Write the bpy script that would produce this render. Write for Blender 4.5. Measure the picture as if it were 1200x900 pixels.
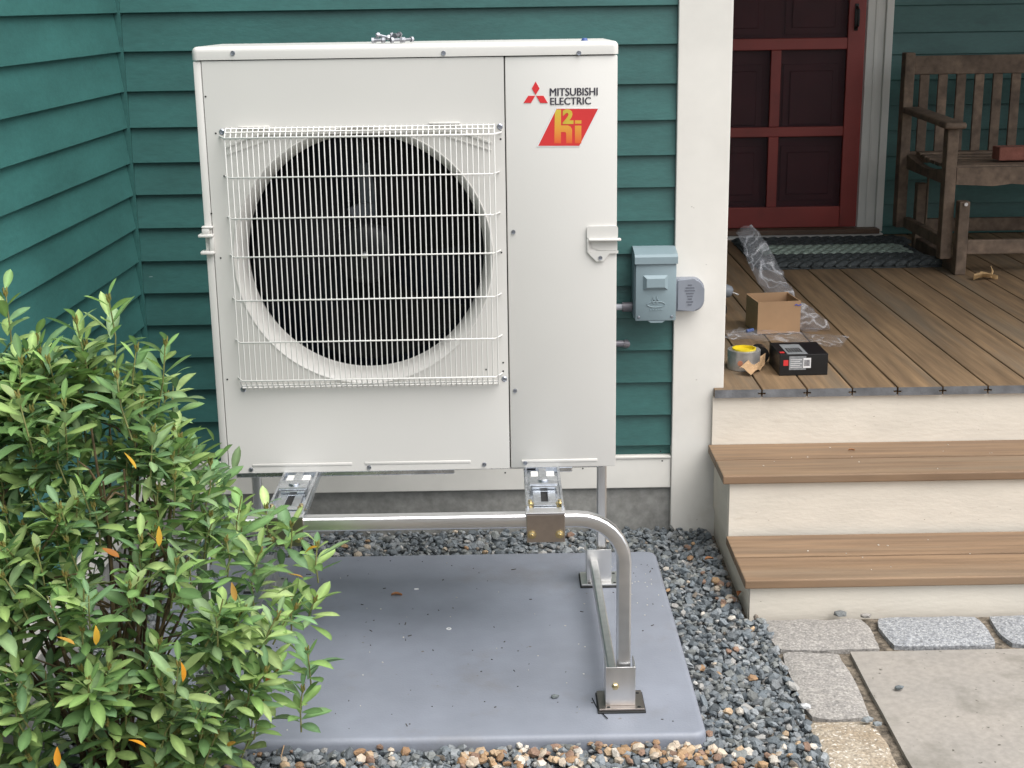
import bpy, bmesh, math, random
import numpy as np
from mathutils import Vector, Matrix, Euler, noise
rnd = random.Random(7)
for o in list(bpy.data.objects): bpy.data.objects.remove(o)
S = bpy.context.scene; COL = S.collection
# ------------------------------------------------------------------ camera
YAW, PITCH, ROLL, FPX = .0051, .2665, -.0146, 1640.7
CAM = Vector((.687, -3.202, 1.631))
fw = Vector((math.sin(YAW)*math.cos(PITCH), math.cos(YAW)*math.cos(PITCH), -math.sin(PITCH)))
r0 = Vector((math.cos(YAW), -math.sin(YAW), 0)); u0 = r0.cross(fw)
rt = r0*math.cos(ROLL)+u0*math.sin(ROLL); up = -r0*math.sin(ROLL)+u0*math.cos(ROLL)
cd = bpy.data.cameras.new('camera'); cam = bpy.data.objects.new('camera', cd); COL.objects.link(cam)
cam.matrix_world = Matrix(((rt.x, up.x, -fw.x, CAM.x), (rt.y, up.y, -fw.y, CAM.y), (rt.z, up.z, -fw.z, CAM.z), (0, 0, 0, 1)))
cd.sensor_width = 36; cd.lens = 36*FPX/1200; cd.clip_start = .05; cd.clip_end = 2000
S.camera = cam; S.render.resolution_x = 1024; S.render.resolution_y = 768
def ray(px, py): return fw+rt*((px-600)/FPX)-up*((py-450)/FPX)
def at_y(px, py, y): d = ray(px, py); return CAM+d*((y-CAM.y)/d.y)
def at_z(px, py, z): d = ray(px, py); return CAM+d*((z-CAM.z)/d.z)
# ------------------------------------------------------------------ light
W = bpy.data.worlds.new('World'); S.world = W; W.use_nodes = True
nt = W.node_tree; nt.nodes.clear()
SUN_EL, SUN_AZ = math.radians(60), math.radians(126)   # azimuth clockwise from +Y (north)
sky = nt.nodes.new('ShaderNodeTexSky'); sky.sky_type = 'NISHITA'; sky.sun_disc = False
sky.sun_elevation = SUN_EL; sky.sun_rotation = SUN_AZ; sky.air_density = 1.0; sky.dust_density = 3.0; sky.ozone_density = 1.0
hs = nt.nodes.new('ShaderNodeHueSaturation'); hs.inputs['Saturation'].default_value = .22; hs.inputs['Value'].default_value = 1.0
bg = nt.nodes.new('ShaderNodeBackground'); bg.inputs['Strength'].default_value = .11
wo = nt.nodes.new('ShaderNodeOutputWorld')
nt.links.new(sky.outputs[0], hs.inputs['Color']); nt.links.new(hs.outputs[0], bg.inputs['Color']); nt.links.new(bg.outputs[0], wo.inputs['Surface'])
sd = bpy.data.lights.new('sun', 'SUN'); sd.energy = 1.6; sd.angle = math.radians(60); sd.color = (1, .975, .94)
so = bpy.data.objects.new('sun', sd); COL.objects.link(so)
sv = Vector((math.sin(SUN_AZ)*math.cos(SUN_EL), math.cos(SUN_AZ)*math.cos(SUN_EL), math.sin(SUN_EL)))
so.rotation_euler = sv.to_track_quat('Z', 'Y').to_euler(); so.location = sv*20
S.view_settings.view_transform = 'Standard'; S.view_settings.look = 'None'; S.view_settings.gamma = 1
S.view_settings.exposure = 1.08
S.render.engine = 'CYCLES'; S.cycles.max_bounces = 8; S.cycles.diffuse_bounces = 4; S.cycles.transparent_max_bounces = 16

# ------------------------------------------------------------------ helpers
def srgb(r, g, b):
    f = lambda c: (c/255/12.92) if c/255 <= .04045 else ((c/255+.055)/1.055)**2.4
    return (f(r), f(g), f(b))
def mat(name, col, rough=.5, metal=0, var=.12, scale=6, stretch=(1, 1, 1), bump=0, bscale=None, col2=None, speck=None,
        speck_scale=60, speck_amt=.62, attr=None, spec=None, fine=0, fine_scale=80, trans=0, alpha=None, objrand=0, coat=0, dirt=None):
    m = bpy.data.materials.new(name); m.use_nodes = True; n = m.node_tree.nodes; l = m.node_tree.links
    b = n['Principled BSDF']; b.inputs['Roughness'].default_value = rough; b.inputs['Metallic'].default_value = metal
    if spec is not None: b.inputs['Specular IOR Level'].default_value = spec
    if trans: b.inputs['Transmission Weight'].default_value = trans
    if alpha is not None: b.inputs['Alpha'].default_value = alpha
    if coat: b.inputs['Coat Weight'].default_value = coat
    tc = n.new('ShaderNodeTexCoord'); mp = n.new('ShaderNodeMapping'); l.new(tc.outputs['Object'], mp.inputs['Vector'])
    mp.inputs['Scale'].default_value = stretch
    oi = n.new('ShaderNodeObjectInfo')
    ad = n.new('ShaderNodeVectorMath'); ad.operation = 'ADD'
    mu = n.new('ShaderNodeMath'); mu.operation = 'MULTIPLY'; mu.inputs[1].default_value = 37.
    l.new(oi.outputs['Random'], mu.inputs[0]); l.new(mu.outputs[0], mp.inputs['Location'])
    def nz(sc, det=4, ro=.55):
        t = n.new('ShaderNodeTexNoise'); t.inputs['Scale'].default_value = sc; t.inputs['Detail'].default_value = det; t.inputs['Roughness'].default_value = ro
        l.new(mp.outputs[0], t.inputs['Vector']); return t
    def mix(fac, a, bcol, mode='MIX'):
        x = n.new('ShaderNodeMix'); x.data_type = 'RGBA'; x.blend_type = mode
        for i, v in ((0, fac), (6, a), (7, bcol)):
            if isinstance(v, bpy.types.NodeSocket): l.new(v, x.inputs[i])
            else: x.inputs[i].default_value = v if i == 0 else (*v[:3], 1)
        return x.outputs[2]
    def ramp(sock, a, bb):
        r = n.new('ShaderNodeMapRange'); r.inputs[1].default_value = a; r.inputs[2].default_value = bb; l.new(sock, r.inputs[0]); return r.outputs[0]
    t1 = nz(scale)
    c2 = col2 if col2 else tuple(c*(1-2*var) for c in col)
    c1 = col if col2 else tuple(min(1, c*(1+var)) for c in col)
    if attr:
        a = n.new('ShaderNodeAttribute'); a.attribute_name = attr
        out = mix(ramp(t1.outputs[0], .3, .7), a.outputs['Color'], (1-2*var,)*3, 'MULTIPLY')
        x2 = n.new('ShaderNodeMix')
        out = mix(1.0, a.outputs['Color'], mix(ramp(t1.outputs[0], .3, .7), (1-var*2,)*3, (1, 1, 1)), 'MULTIPLY')
    else:
        out = mix(ramp(t1.outputs[0], .3, .7), c1, c2)
    if fine:
        t2 = nz(fine_scale, 3); out = mix(1.0, out, mix(ramp(t2.outputs[0], .3, .7), (1-fine,)*3, (1+fine*.3,)*3), 'MULTIPLY')
    if speck:
        t3 = nz(speck_scale, 2); out = mix(ramp(t3.outputs[0], speck_amt, speck_amt+.05), out, speck)
    if dirt:
        t4 = nz(dirt[1], 5, .65); r4 = ramp(t4.outputs[0], dirt[2], dirt[2]+.15)
        mm = n.new('ShaderNodeMath'); mm.operation = 'MULTIPLY'; mm.inputs[1].default_value = dirt[3]; l.new(r4, mm.inputs[0])
        out = mix(mm.outputs[0], out, dirt[0])
    if objrand:
        rr = n.new('ShaderNodeMapRange'); rr.inputs[3].default_value = 1-objrand; rr.inputs[4].default_value = 1+objrand; l.new(oi.outputs['Random'], rr.inputs[0])
        cc = n.new('ShaderNodeCombineColor'); [l.new(rr.outputs[0], cc.inputs[i]) for i in range(3)]
        out = mix(1.0, out, cc.outputs[0], 'MULTIPLY')
    l.new(out, b.inputs['Base Color'])
    rv = n.new('ShaderNodeMapRange'); rv.inputs[3].default_value = max(.02, rough-.07); rv.inputs[4].default_value = min(1, rough+.07); l.new(t1.outputs[0], rv.inputs[0]); l.new(rv.outputs[0], b.inputs['Roughness'])
    if bump:
        tb = nz(bscale or scale*6, 5); bp = n.new('ShaderNodeBump'); bp.inputs['Strength'].default_value = bump; bp.inputs['Distance'].default_value = .004
        l.new(tb.outputs[0], bp.inputs['Height']); l.new(bp.outputs[0], b.inputs['Normal'])
    return m
class MB:
    def __init__(s): s.bm = bmesh.new()
    def box(s, x0, x1, y0, y1, z0, z1, bev=0, seg=2, M=None):
        g = bmesh.ops.create_cube(s.bm, size=1); vs = g['verts']
        for v in vs:
            v.co = Vector(((x0+x1)/2+v.co.x*(x1-x0), (y0+y1)/2+v.co.y*(y1-y0), (z0+z1)/2+v.co.z*(z1-z0)))
        if bev:
            es = list({e for v in vs for e in v.link_edges})
            r = bmesh.ops.bevel(s.bm, geom=es, offset=bev, segments=seg, affect='EDGES', profile=.5, clamp_overlap=True); vs = list({v for f in r['faces'] for v in f.verts}|{v for v in vs if v.is_valid})
        if M:
            for v in vs: v.co = M@v.co
        return s
    def prism(s, poly, axis, a, b):      # poly = 2D points; extruded along axis from a to b
        def P(p, t):
            return {'x': (t, p[0], p[1]), 'y': (p[0], t, p[1]), 'z': (p[0], p[1], t)}[axis]
        A = [s.bm.verts.new(P(p, a)) for p in poly]; B = [s.bm.verts.new(P(p, b)) for p in poly]; n = len(poly)
        s.bm.faces.new(A); s.bm.faces.new(B[::-1])
        for i in range(n): s.bm.faces.new((A[i], B[i], B[(i+1) % n], A[(i+1) % n]))
        return s
    def tube(s, pts, r, seg=10, cap=True, sq=0):
        pts = [Vector(p) for p in pts]; rings = []; prev = None
        for i, p in enumerate(pts):
            t = (pts[min(i+1, len(pts)-1)]-pts[max(i-1, 0)]).normalized()
            if prev is None:
                n = t.orthogonal().normalized()
                if abs(t.z) < .9: n = (Vector((0, 0, 1))-t*t.z).normalized()
                elif abs(t.z) >= .9: n = (Vector((0, 1, 0))-t*t.y).normalized()
            else: n = (prev-t*prev.dot(t)).normalized()
            prev = n; bb = t.cross(n); rr = r[i] if isinstance(r, (list, tuple)) else r
            rings.append([s.bm.verts.new(p+(n*math.cos(2*math.pi*(k+.5)/seg)+bb*math.sin(2*math.pi*(k+.5)/seg))*rr*max(abs(math.cos(2*math.pi*(k+.5)/seg)), abs(math.sin(2*math.pi*(k+.5)/seg)))**-sq) for k in range(seg)])
        for A, B in zip(rings, rings[1:]):
            for k in range(seg): s.bm.faces.new((A[k], B[k], B[(k+1) % seg], A[(k+1) % seg]))
        if cap: s.bm.faces.new(rings[0]); s.bm.faces.new(rings[-1][::-1])
        return s
    def lathe(s, prof, c, axis='y', seg=48, close=False):   # prof = [(r, t)] ; t along axis
        rings = []; c = Vector(c)
        for r, t in prof:
            R_ = []
            for k in range(seg):
                a = 2*math.pi*k/seg; u, v = r*math.cos(a), r*math.sin(a)
                d = {'y': (u, t, v), 'z': (u, v, t), 'x': (t, u, v)}[axis]
                R_.append(s.bm.verts.new(c+Vector(d)))
            rings.append(R_)
        for A, B in zip(rings, rings[1:]):
            for k in range(seg): s.bm.faces.new((A[k], A[(k+1) % seg], B[(k+1) % seg], B[k]))
        if close: s.bm.faces.new(rings[0]); s.bm.faces.new(rings[-1])
        return s
    def build(s, name, m, parent=None, smooth=None, **kw):
        bm = s.bm
        bmesh.ops.recalc_face_normals(bm, faces=bm.faces)
        me = bpy.data.meshes.new(name); bm.to_mesh(me); bm.free()
        return link(name, me, m, parent, smooth, **kw)
def link(name, me, m, parent=None, smooth=None, **kw):
    co = np.empty(len(me.vertices)*3, 'f'); me.vertices.foreach_get('co', co); co = co.reshape(-1, 3)
    ce = (co.min(0)+co.max(0))/2; me.vertices.foreach_set('co', (co-ce).ravel()); me.update()
    if m: me.materials.append(m)
    if smooth:
        me.shade_smooth()
        try: me.set_sharp_from_angle(angle=math.radians(smooth))
        except Exception: pass
    o = bpy.data.objects.new(name, me); COL.objects.link(o)
    base = Vector(ce.tolist())
    if parent is not None:
        o.parent = parent; g = world_org(parent); base = base-g
    o.location = base; o['org'] = list(ce.tolist())
    for k, v in kw.items(): o[k] = v
    return o
def world_org(o): return Vector(o['org'])
def thing(name, label, cat, org, group=None, rot=(0, 0, 0), loc=None):
    o = bpy.data.objects.new(name, None); COL.objects.link(o); o.location = loc or org; o.rotation_euler = rot; o.empty_display_size = .05
    o['org'] = list(org); o['label'] = label; o['category'] = cat
    if group: o['group'] = group
    return o
def dup(o, parent, dv, name=None):
    c = o.copy(); COL.objects.link(c); c.parent = parent
    c.location = o.location+Vector(dv); c['org'] = [a+b for a, b in zip(o['org'], dv)]
    return c
def vary(o, amt, seed):
    for v in o.data.vertices:
        v.co += noise.noise_vector(v.co*13+Vector((seed, 0, 0)))*amt

# ------------------------------------------------------------------ materials
TEAL = mat('teal_paint', (.038, .132, .122), .44, var=.10, scale=3, stretch=(1, 1, 3), bump=.12, bscale=60, fine=.12, fine_scale=30, speck=(.16, .25, .24), speck_scale=22, speck_amt=.78, objrand=.06, dirt=((.02, .05, .05), 5, .62, .45))
CREAM = mat('cream_paint', (.77, .745, .69), .5, var=.05, scale=4, bump=.08, bscale=40, dirt=((.42, .37, .30), 4, .62, .30), speck=(.25, .21, .17), speck_scale=42, speck_amt=.765)
CREAM_TRIM = mat('white_trim_paint', (.74, .73, .69), .5, var=.04, scale=4, dirt=((.45, .42, .36), 5, .64, .25))
CREAM_OLD = mat('weathered_cream_paint', (.72, .665, .575), .6, var=.04, scale=5, stretch=(1, 1, 3), bump=.25, bscale=30, dirt=((.42, .35, .27), 11, .62, .30), speck=(.2, .14, .1), speck_scale=55, speck_amt=.74)
DECK = mat('composite_decking', (.29, .19, .105), .62, col2=(.175, .115, .066), scale=9, stretch=(3.5, .22, 1), bump=.35, bscale=26, fine=.3, fine_scale=14, objrand=.12, dirt=((.17, .145, .11), 2.2, .5, .6))
TREAD = mat('composite_tread', (.285, .182, .105), .6, col2=(.185, .118, .072), scale=7, stretch=(.22, 4, 1), bump=.35, bscale=26, fine=.28, fine_scale=12, objrand=.08, dirt=((.2, .16, .115), 2, .52, .5), speck=(.5, .46, .4), speck_scale=70, speck_amt=.8)
ENDG = mat('grey_board_end', (.17, .175, .185), .75, var=.2, scale=20, bump=.3, fine=.25)
RED = mat('red_door_paint', (.29, .040, .032), .42, var=.12, scale=4, dirt=((.08, .02, .018), 4, .6, .4))
RED_D = mat('dark_red_door_paint', (.21, .035, .045), .45, var=.1)
WOOD = mat('weathered_bench_wood', (.235, .165, .115), .75, col2=(.12, .085, .062), scale=8, stretch=(1.2, 1.2, 1.2), bump=.5, bscale=40, fine=.35, fine_scale=26, objrand=.12)
SILL = mat('sill_wood', (.17, .10, .065), .65, col2=(.10, .065, .045), scale=8, stretch=(.3, 4, 1), fine=.2)
IVORY = mat('ivory_powder_coat', (.66, .643, .612), .36, var=.018, scale=2, bump=.03, bscale=220)
IVORY_W = mat('white_wire_coating', (.74, .73, .70), .4, var=.02)
DARKP = mat('dark_plastic', (.006, .0065, .008), .5, spec=.25, var=.1)
DARKG = mat('grey_motor_bracket', (.22, .24, .27), .45, var=.1)
COIL = mat('blue_coil_fins', (.010, .018, .035), .4, metal=.3, var=.5, scale=300, stretch=(1, .1, .1))
ALU = mat('brushed_aluminium', (.82, .82, .83), .33, metal=1, var=.08, scale=40, stretch=(.2, 1, 1), bump=.08, fine=.1, dirt=((.5, .49, .48), 12, .62, .35))
ALU_L = mat('brushed_aluminium_leg', (.80, .79, .77), .36, metal=1, var=.08, scale=40, stretch=(1, 1, .15), bump=.08, fine=.1, dirt=((.45, .42, .40), 12, .6, .45))
ZINC = mat('zinc_plated_steel', (.66, .69, .73), .28, metal=1, var=.15, scale=24, fine=.1, dirt=((.3, .3, .32), 30, .55, .4))
STEEL = mat('dull_stainless_steel', (.47, .41, .37), .34, metal=1, var=.1, scale=10, fine=.1)
BRASS = mat('yellow_zinc_bolt', (.68, .56, .32), .3, metal=1, var=.1)
BOLTM = mat('galvanised_bolt', (.33, .34, .37), .5, metal=.9, var=.2)
SCREW = mat('screw_steel', (.40, .42, .47), .35, metal=1, var=.1)
HOLE = mat('black_hole', (.01, .01, .01), .8)
PAD = mat('grey_polymer_pad', (.245, .265, .315), .46, col2=(.205, .22, .256), scale=2.2, bump=.15, bscale=180, fine=.10, fine_scale=9, dirt=((.17, .16, .155), 3.5, .54, .5), speck=(.12, .10, .085), speck_scale=40, speck_amt=.74)
GREYBOX = mat('grey_enamel', (.245, .32, .35), .42, var=.05, scale=8, bump=.05, dirt=((.15, .18, .19), 8, .6, .3))
GREYCOV = mat('grey_plastic_cover', (.25, .27, .31), .5, var=.05, scale=8, bump=.05)
PVC = mat('pale_conduit', (.45, .46, .5), .4, var=.05)
PVC2 = mat('grey_fitting', (.20, .19, .21), .45, metal=.3, var=.1)
CONC = mat('dark_concrete', (.33, .325, .305), .85, col2=(.27, .266, .25), scale=5, bump=.4, bscale=50, fine=.3, fine_scale=40)
SOIL = mat('dark_soil', (.075, .062, .05), .95, var=.4, scale=12, bump=.6, bscale=60)
SAND = mat('joint_sand', (.20, .165, .125), .95, var=.4, scale=60, bump=.9, bscale=150, fine=.4)
GRAN = mat('grey_granite', (.40, .375, .345), .8, col2=(.27, .255, .24), scale=60, bump=.9, bscale=90, fine=.45, fine_scale=170, speck=(.46, .44, .41), speck_scale=170, speck_amt=.64)
GRAN_B = mat('blue_grey_granite', (.45, .46, .47), .8, col2=(.22, .23, .25), scale=90, bump=.9, bscale=90, fine=.55, fine_scale=170, speck=(.55, .55, .55), speck_scale=190, speck_amt=.62)
GRAN_T = mat('tan_granite', (.45, .39, .31), .8, col2=(.33, .26, .18), scale=14, bump=.9, bscale=90, fine=.5, fine_scale=150, speck=(.6, .56, .5), speck_scale=110, speck_amt=.60)
SLAB = mat('bluestone', (.345, .315, .28), .7, col2=(.285, .265, .24), scale=4, bump=.35, bscale=22, fine=.16, fine_scale=60, dirt=((.16, .15, .125), 7, .54, .55), speck=(.09, .08, .065), speck_scale=55, speck_amt=.70)
GRAVEL = mat('crushed_stone', (.3, .3, .3), .75, attr='tint', var=.14, scale=120, bump=.5, bscale=250)
LEAFM = mat('leaf_green', (.1, .2, .05), .5, attr='tint', var=.10, scale=60, spec=.35)
_n = LEAFM.node_tree.nodes; _l = LEAFM.node_tree.links; _b = _n['Principled BSDF']; _tr = _n.new('ShaderNodeBsdfTranslucent'); _mx = _n.new('ShaderNodeMixShader'); _mx.inputs[0].default_value = .28
_l.new(_b.inputs['Base Color'].links[0].from_socket, _tr.inputs['Color']); _l.new(_b.outputs[0], _mx.inputs[1]); _l.new(_tr.outputs[0], _mx.inputs[2]); _l.new(_mx.outputs[0], _n['Material Output'].inputs['Surface'])
STEM = mat('brown_stem', (.13, .09, .045), .7, var=.3, scale=40)
STEMG = mat('green_stem', (.24, .24, .09), .6, var=.2, scale=40)
BUD = mat('russet_bud', (.25, .17, .045), .7, var=.5, scale=160, col2=(.15, .20, .05))
ROPE_D = mat('charcoal_rope', (.065, .075, .078), .9, var=.3, scale=60, bump=.8, speck=(.3, .32, .3), speck_scale=120, speck_amt=.68)
ROPE_M = mat('mint_rope', (.36, .44, .38), .9, var=.2, scale=60, bump=.8)
RUBBER = mat('black_rubber', (.02, .02, .02), .7)
CARD = mat('kraft_cardboard', (.40, .245, .135), .8, var=.07, scale=5, bump=.1, dirt=((.3, .19, .11), 6, .58, .35))
PAPER = mat('kraft_paper', (.48, .31, .17), .75, var=.1)
BLKBOX = mat('black_carton', (.007, .007, .008), .38, var=.1)
WHITE = mat('white_print', (.75, .75, .75), .5, var=.02)
GREYP = mat('grey_print', (.25, .26, .27), .5, var=.15, scale=90)
REDP = mat('red_print', (.62, .035, .035), .4, var=.02)
REDW = mat('red_logo_print', (.68, .03, .035), .4, var=.02)
INK = mat('dark_ink', (.045, .04, .055), .4, var=.02)
BLUEP = mat('blue_print', (.03, .06, .42), .5, var=.02)
YEL = mat('yellow_plastic', (.72, .55, .02), .45, var=.05)
SILV = mat('silver_tape', (.50, .49, .48), .3, metal=.55, var=.2, scale=20)
BRICK = mat('red_brick', (.29, .105, .075), .85, var=.2, scale=20, bump=.7, dirt=((.35, .24, .2), 10, .58, .5))
DRYLEAF = mat('dry_leaf', (.52, .34, .16), .7, var=.15, scale=20)
BROWNLEAF = mat('brown_leaf', (.30, .13, .05), .7, var=.2, scale=30)
IRON = mat('black_iron', (.02, .02, .02), .45, metal=.4)
BLUET = mat('blue_tape', (.05, .1, .3), .5)
def glassy(name, tint, alpha, rough):
    m = bpy.data.materials.new(name); m.use_nodes = True; n = m.node_tree.nodes; l = m.node_tree.links; n.clear()
    t = n.new('ShaderNodeBsdfTransparent'); t.inputs[0].default_value = (*tint, 1)
    g = n.new('ShaderNodeBsdfPrincipled'); g.inputs['Base Color'].default_value = (.75, .75, .78, 1); g.inputs['Roughness'].default_value = rough
    tc = n.new('ShaderNodeTexCoord'); ns = n.new('ShaderNodeTexNoise'); ns.inputs['Scale'].default_value = 11; l.new(tc.outputs['Object'], ns.inputs['Vector'])
    bp = n.new('ShaderNodeBump'); bp.inputs['Strength'].default_value = .9; bp.inputs['Distance'].default_value = .02; l.new(ns.outputs[0], bp.inputs['Height']); l.new(bp.outputs[0], g.inputs['Normal'])
    sb = n.new('ShaderNodeMath'); sb.operation = 'SUBTRACT'; sb.inputs[1].default_value = .5; l.new(ns.outputs[0], sb.inputs[0])
    ab = n.new('ShaderNodeMath'); ab.operation = 'ABSOLUTE'; l.new(sb.outputs[0], ab.inputs[0]); ns.inputs['Detail'].default_value = 1; ns.inputs['Distortion'].default_value = .6
    r = n.new('ShaderNodeMapRange'); r.inputs[1].default_value = 0; r.inputs[2].default_value = .03; r.inputs[3].default_value = alpha*6; r.inputs[4].default_value = alpha; l.new(ab.outputs[0], r.inputs[0])
    x = n.new('ShaderNodeMixShader'); l.new(r.outputs[0], x.inputs[0]); l.new(t.outputs[0], x.inputs[1]); l.new(g.outputs[0], x.inputs[2])
    o = n.new('ShaderNodeOutputMaterial'); l.new(x.outputs[0], o.inputs[0]); return m
CLEAR = glassy('clear_plastic', (.96, .96, .97), .055, .08)
def screenmat():
    m = bpy.data.materials.new('insect_screen'); m.use_nodes = True; n = m.node_tree.nodes; l = m.node_tree.links; n.clear()
    t = n.new('ShaderNodeBsdfTransparent'); t.inputs[0].default_value = (.9, .9, .9, 1)
    g = n.new('ShaderNodeBsdfPrincipled'); g.inputs['Base Color'].default_value = (.03, .022, .03, 1); g.inputs['Roughness'].default_value = .55
    x = n.new('ShaderNodeMixShader'); x.inputs[0].default_value = .22; l.new(t.outputs[0], x.inputs[1]); l.new(g.outputs[0], x.inputs[2])
    o = n.new('ShaderNodeOutputMaterial'); l.new(x.outputs[0], o.inputs[0]); return m
SCREEN = screenmat()

# ------------------------------------------------------------------ ground
ZD = .488      # deck height
YF = .877      # deck front edge
g = MB(); n_ = 40
g.box(-400, 400, -400, 400, -.3, -.02); ground = g.build('ground', SOIL, kind='structure')
gb = MB().box(-.46, 1.37, -2.2, 1.0, -.018, .006).build('gravel_bed', SAND, kind='structure')
pb = MB().box(1.372, 5.2, -3.9, .256, -.018, .016).build('paving_bed', SAND, kind='structure')

# crushed stone as one stuff object of real stones
def ico():
    t = (1+5**.5)/2
    v = np.array([(-1, t, 0), (1, t, 0), (-1, -t, 0), (1, -t, 0), (0, -1, t), (0, 1, t), (0, -1, -t), (0, 1, -t), (t, 0, -1), (t, 0, 1), (-t, 0, -1), (-t, 0, 1)], float)
    f = np.array([(0, 11, 5), (0, 5, 1), (0, 1, 7), (0, 7, 10), (0, 10, 11), (1, 5, 9), (5, 11, 4), (11, 10, 2), (10, 7, 6), (7, 1, 8), (3, 9, 4), (3, 4, 2), (3, 2, 6), (3, 6, 8), (3, 8, 9), (4, 9, 5), (2, 4, 11), (6, 2, 10), (8, 6, 7), (9, 8, 1)])
    return v/np.linalg.norm(v[0]), f
IV, IF = ico()
rs = np.random.RandomState(5)
def rotm(k):
    q = rs.normal(size=(k, 4)); q /= np.linalg.norm(q, axis=1)[:, None]; w, x, y, z = q.T
    return np.stack([np.stack([1-2*(y*y+z*z), 2*(x*y-z*w), 2*(x*z+y*w)], 1), np.stack([2*(x*y+z*w), 1-2*(x*x+z*z), 2*(y*z-x*w)], 1), np.stack([2*(x*z-y*w), 2*(y*z+x*w), 1-2*(x*x+y*y)], 1)], 1)
def stones(name, P, size, cols, jag, m, label, cat, flat=.55):
    k = len(P)
    V = IV[None]*(1+jag*rs.uniform(-1, 1, (k, 12, 1)))
    # angular: push towards a random box
    V = np.sign(V)*np.abs(V)**(.75 if jag > .2 else 1)
    sc = size[:, None]*np.stack([rs.uniform(.75, 1.25, k), rs.uniform(.6, 1., k), rs.uniform(flat*.7, flat*1.3, k)], 1)
    V = V*sc[:, None, :]; V = np.einsum('kij,kvj->kvi', rotm(k), V)*np.array([1, 1, .8]) + P[:, None, :]
    F_ = (IF[None]+12*np.arange(k)[:, None, None]).reshape(-1, 3)
    me = bpy.data.meshes.new(name); me.from_pydata(V.reshape(-1, 3).tolist(), [], F_.tolist())
    ca = me.color_attributes.new('tint', 'FLOAT_COLOR', 'POINT')
    cc = np.concatenate([np.repeat(cols, 12, 0), np.ones((k*12, 1))], 1); ca.data.foreach_set('color', cc.ravel().astype('f'))
    o = link(name, me, m, None, 35 if jag < .2 else None, kind='stuff', label=label, category=cat); return o
def inside_clear(x, y):   # keep stones out of pad, steps, post
    a = (x > -.245) & (x < 1.128) & (y > -.418) & (y < .664)
    b = (x > 1.315) & (y > .24)
    c = (x > 1.372) & (y < .26)
    d = (y > .92)
    e = x < -.43
    return ~(a | b | c | d | e)
def scatter(x0, x1, y0, y1, sp):
    X, Y = np.meshgrid(np.arange(x0, x1, sp), np.arange(y0, y1, sp)); X = X.ravel()+rs.uniform(-.5, .5, X.size)*sp; Y = Y.ravel()+rs.uniform(-.5, .5, Y.size)*sp
    k = inside_clear(X, Y); return X[k], Y[k]
PT, ST, CT = [], [], []
for layer, sp, zz in ((0, .0150, .010), (1, .0160, .020), (2, .026, .030)):
    X, Y = scatter(-.43, 1.40, -.95, .96, sp)
    Z = zz+rs.uniform(-.004, .004, X.size)+.008*(Y < -.40)
    PT.append(np.stack([X, Y, Z], 1)); ST.append(np.clip(rs.lognormal(math.log(.0108), .28, X.size), .0055, .0185))
P = np.concatenate(PT); sz = np.concatenate(ST)
base = np.array([(.165, .185, .20), (.125, .145, .16), (.225, .24, .25), (.185, .195, .19), (.10, .115, .125), (.27, .26, .245), (.21, .175, .14), (.38, .37, .35)])
ci = rs.choice(8, len(P), p=[.29, .21, .20, .16, .07, .04, .005, .025])
stones('gravel', P, sz, base[ci]*rs.uniform(.75, 1.4, (len(P), 1)), .3, GRAVEL, 'blue grey crushed stone spread around the grey pad', 'gravel')
# rounded tan pebbles mixed in: at the pad's front right and along the right strip
pk = []
for _ in range(150): pk.append((rs.uniform(.58, 1.13), rs.normal(-.462, .03)))
for _ in range(34): pk.append((rs.uniform(1.0, 1.36), rs.normal(-.47, .05)))
for _ in range(26): pk.append((rs.uniform(1.10, 1.36), rs.uniform(-.45, .65)))
for _ in range(20): pk.append((rs.normal(1.29, .03), rs.uniform(.2, .5)))
for _ in range(36): pk.append((rs.uniform(-.1, .5), rs.normal(-.47, .04)))
for _ in range(20): pk.append((rs.uniform(-.3, 1.3), rs.uniform(.68, .93)))
pk = np.array(pk); kk = inside_clear(pk[:, 0], pk[:, 1]) & ((pk[:, 0] < 1.31) | (pk[:, 1] < .24)); pk = pk[kk]
pc = np.array([(.42, .27, .15), (.50, .36, .23), (.33, .20, .11), (.55, .46, .36), (.27, .17, .12), (.60, .55, .48)])
stones('pebbles', np.concatenate([pk, rs.uniform(.031, .039, (len(pk), 1))+.006*(pk[:, 1:2] < -.4)], 1), rs.uniform(.008, .0165, len(pk)), pc[rs.choice(6, len(pk))]*rs.uniform(.8, 1.15, (len(pk), 1)), .1, GRAVEL,
       'rounded tan and orange pebbles mixed into the grey gravel', 'pebbles', .75)

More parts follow.
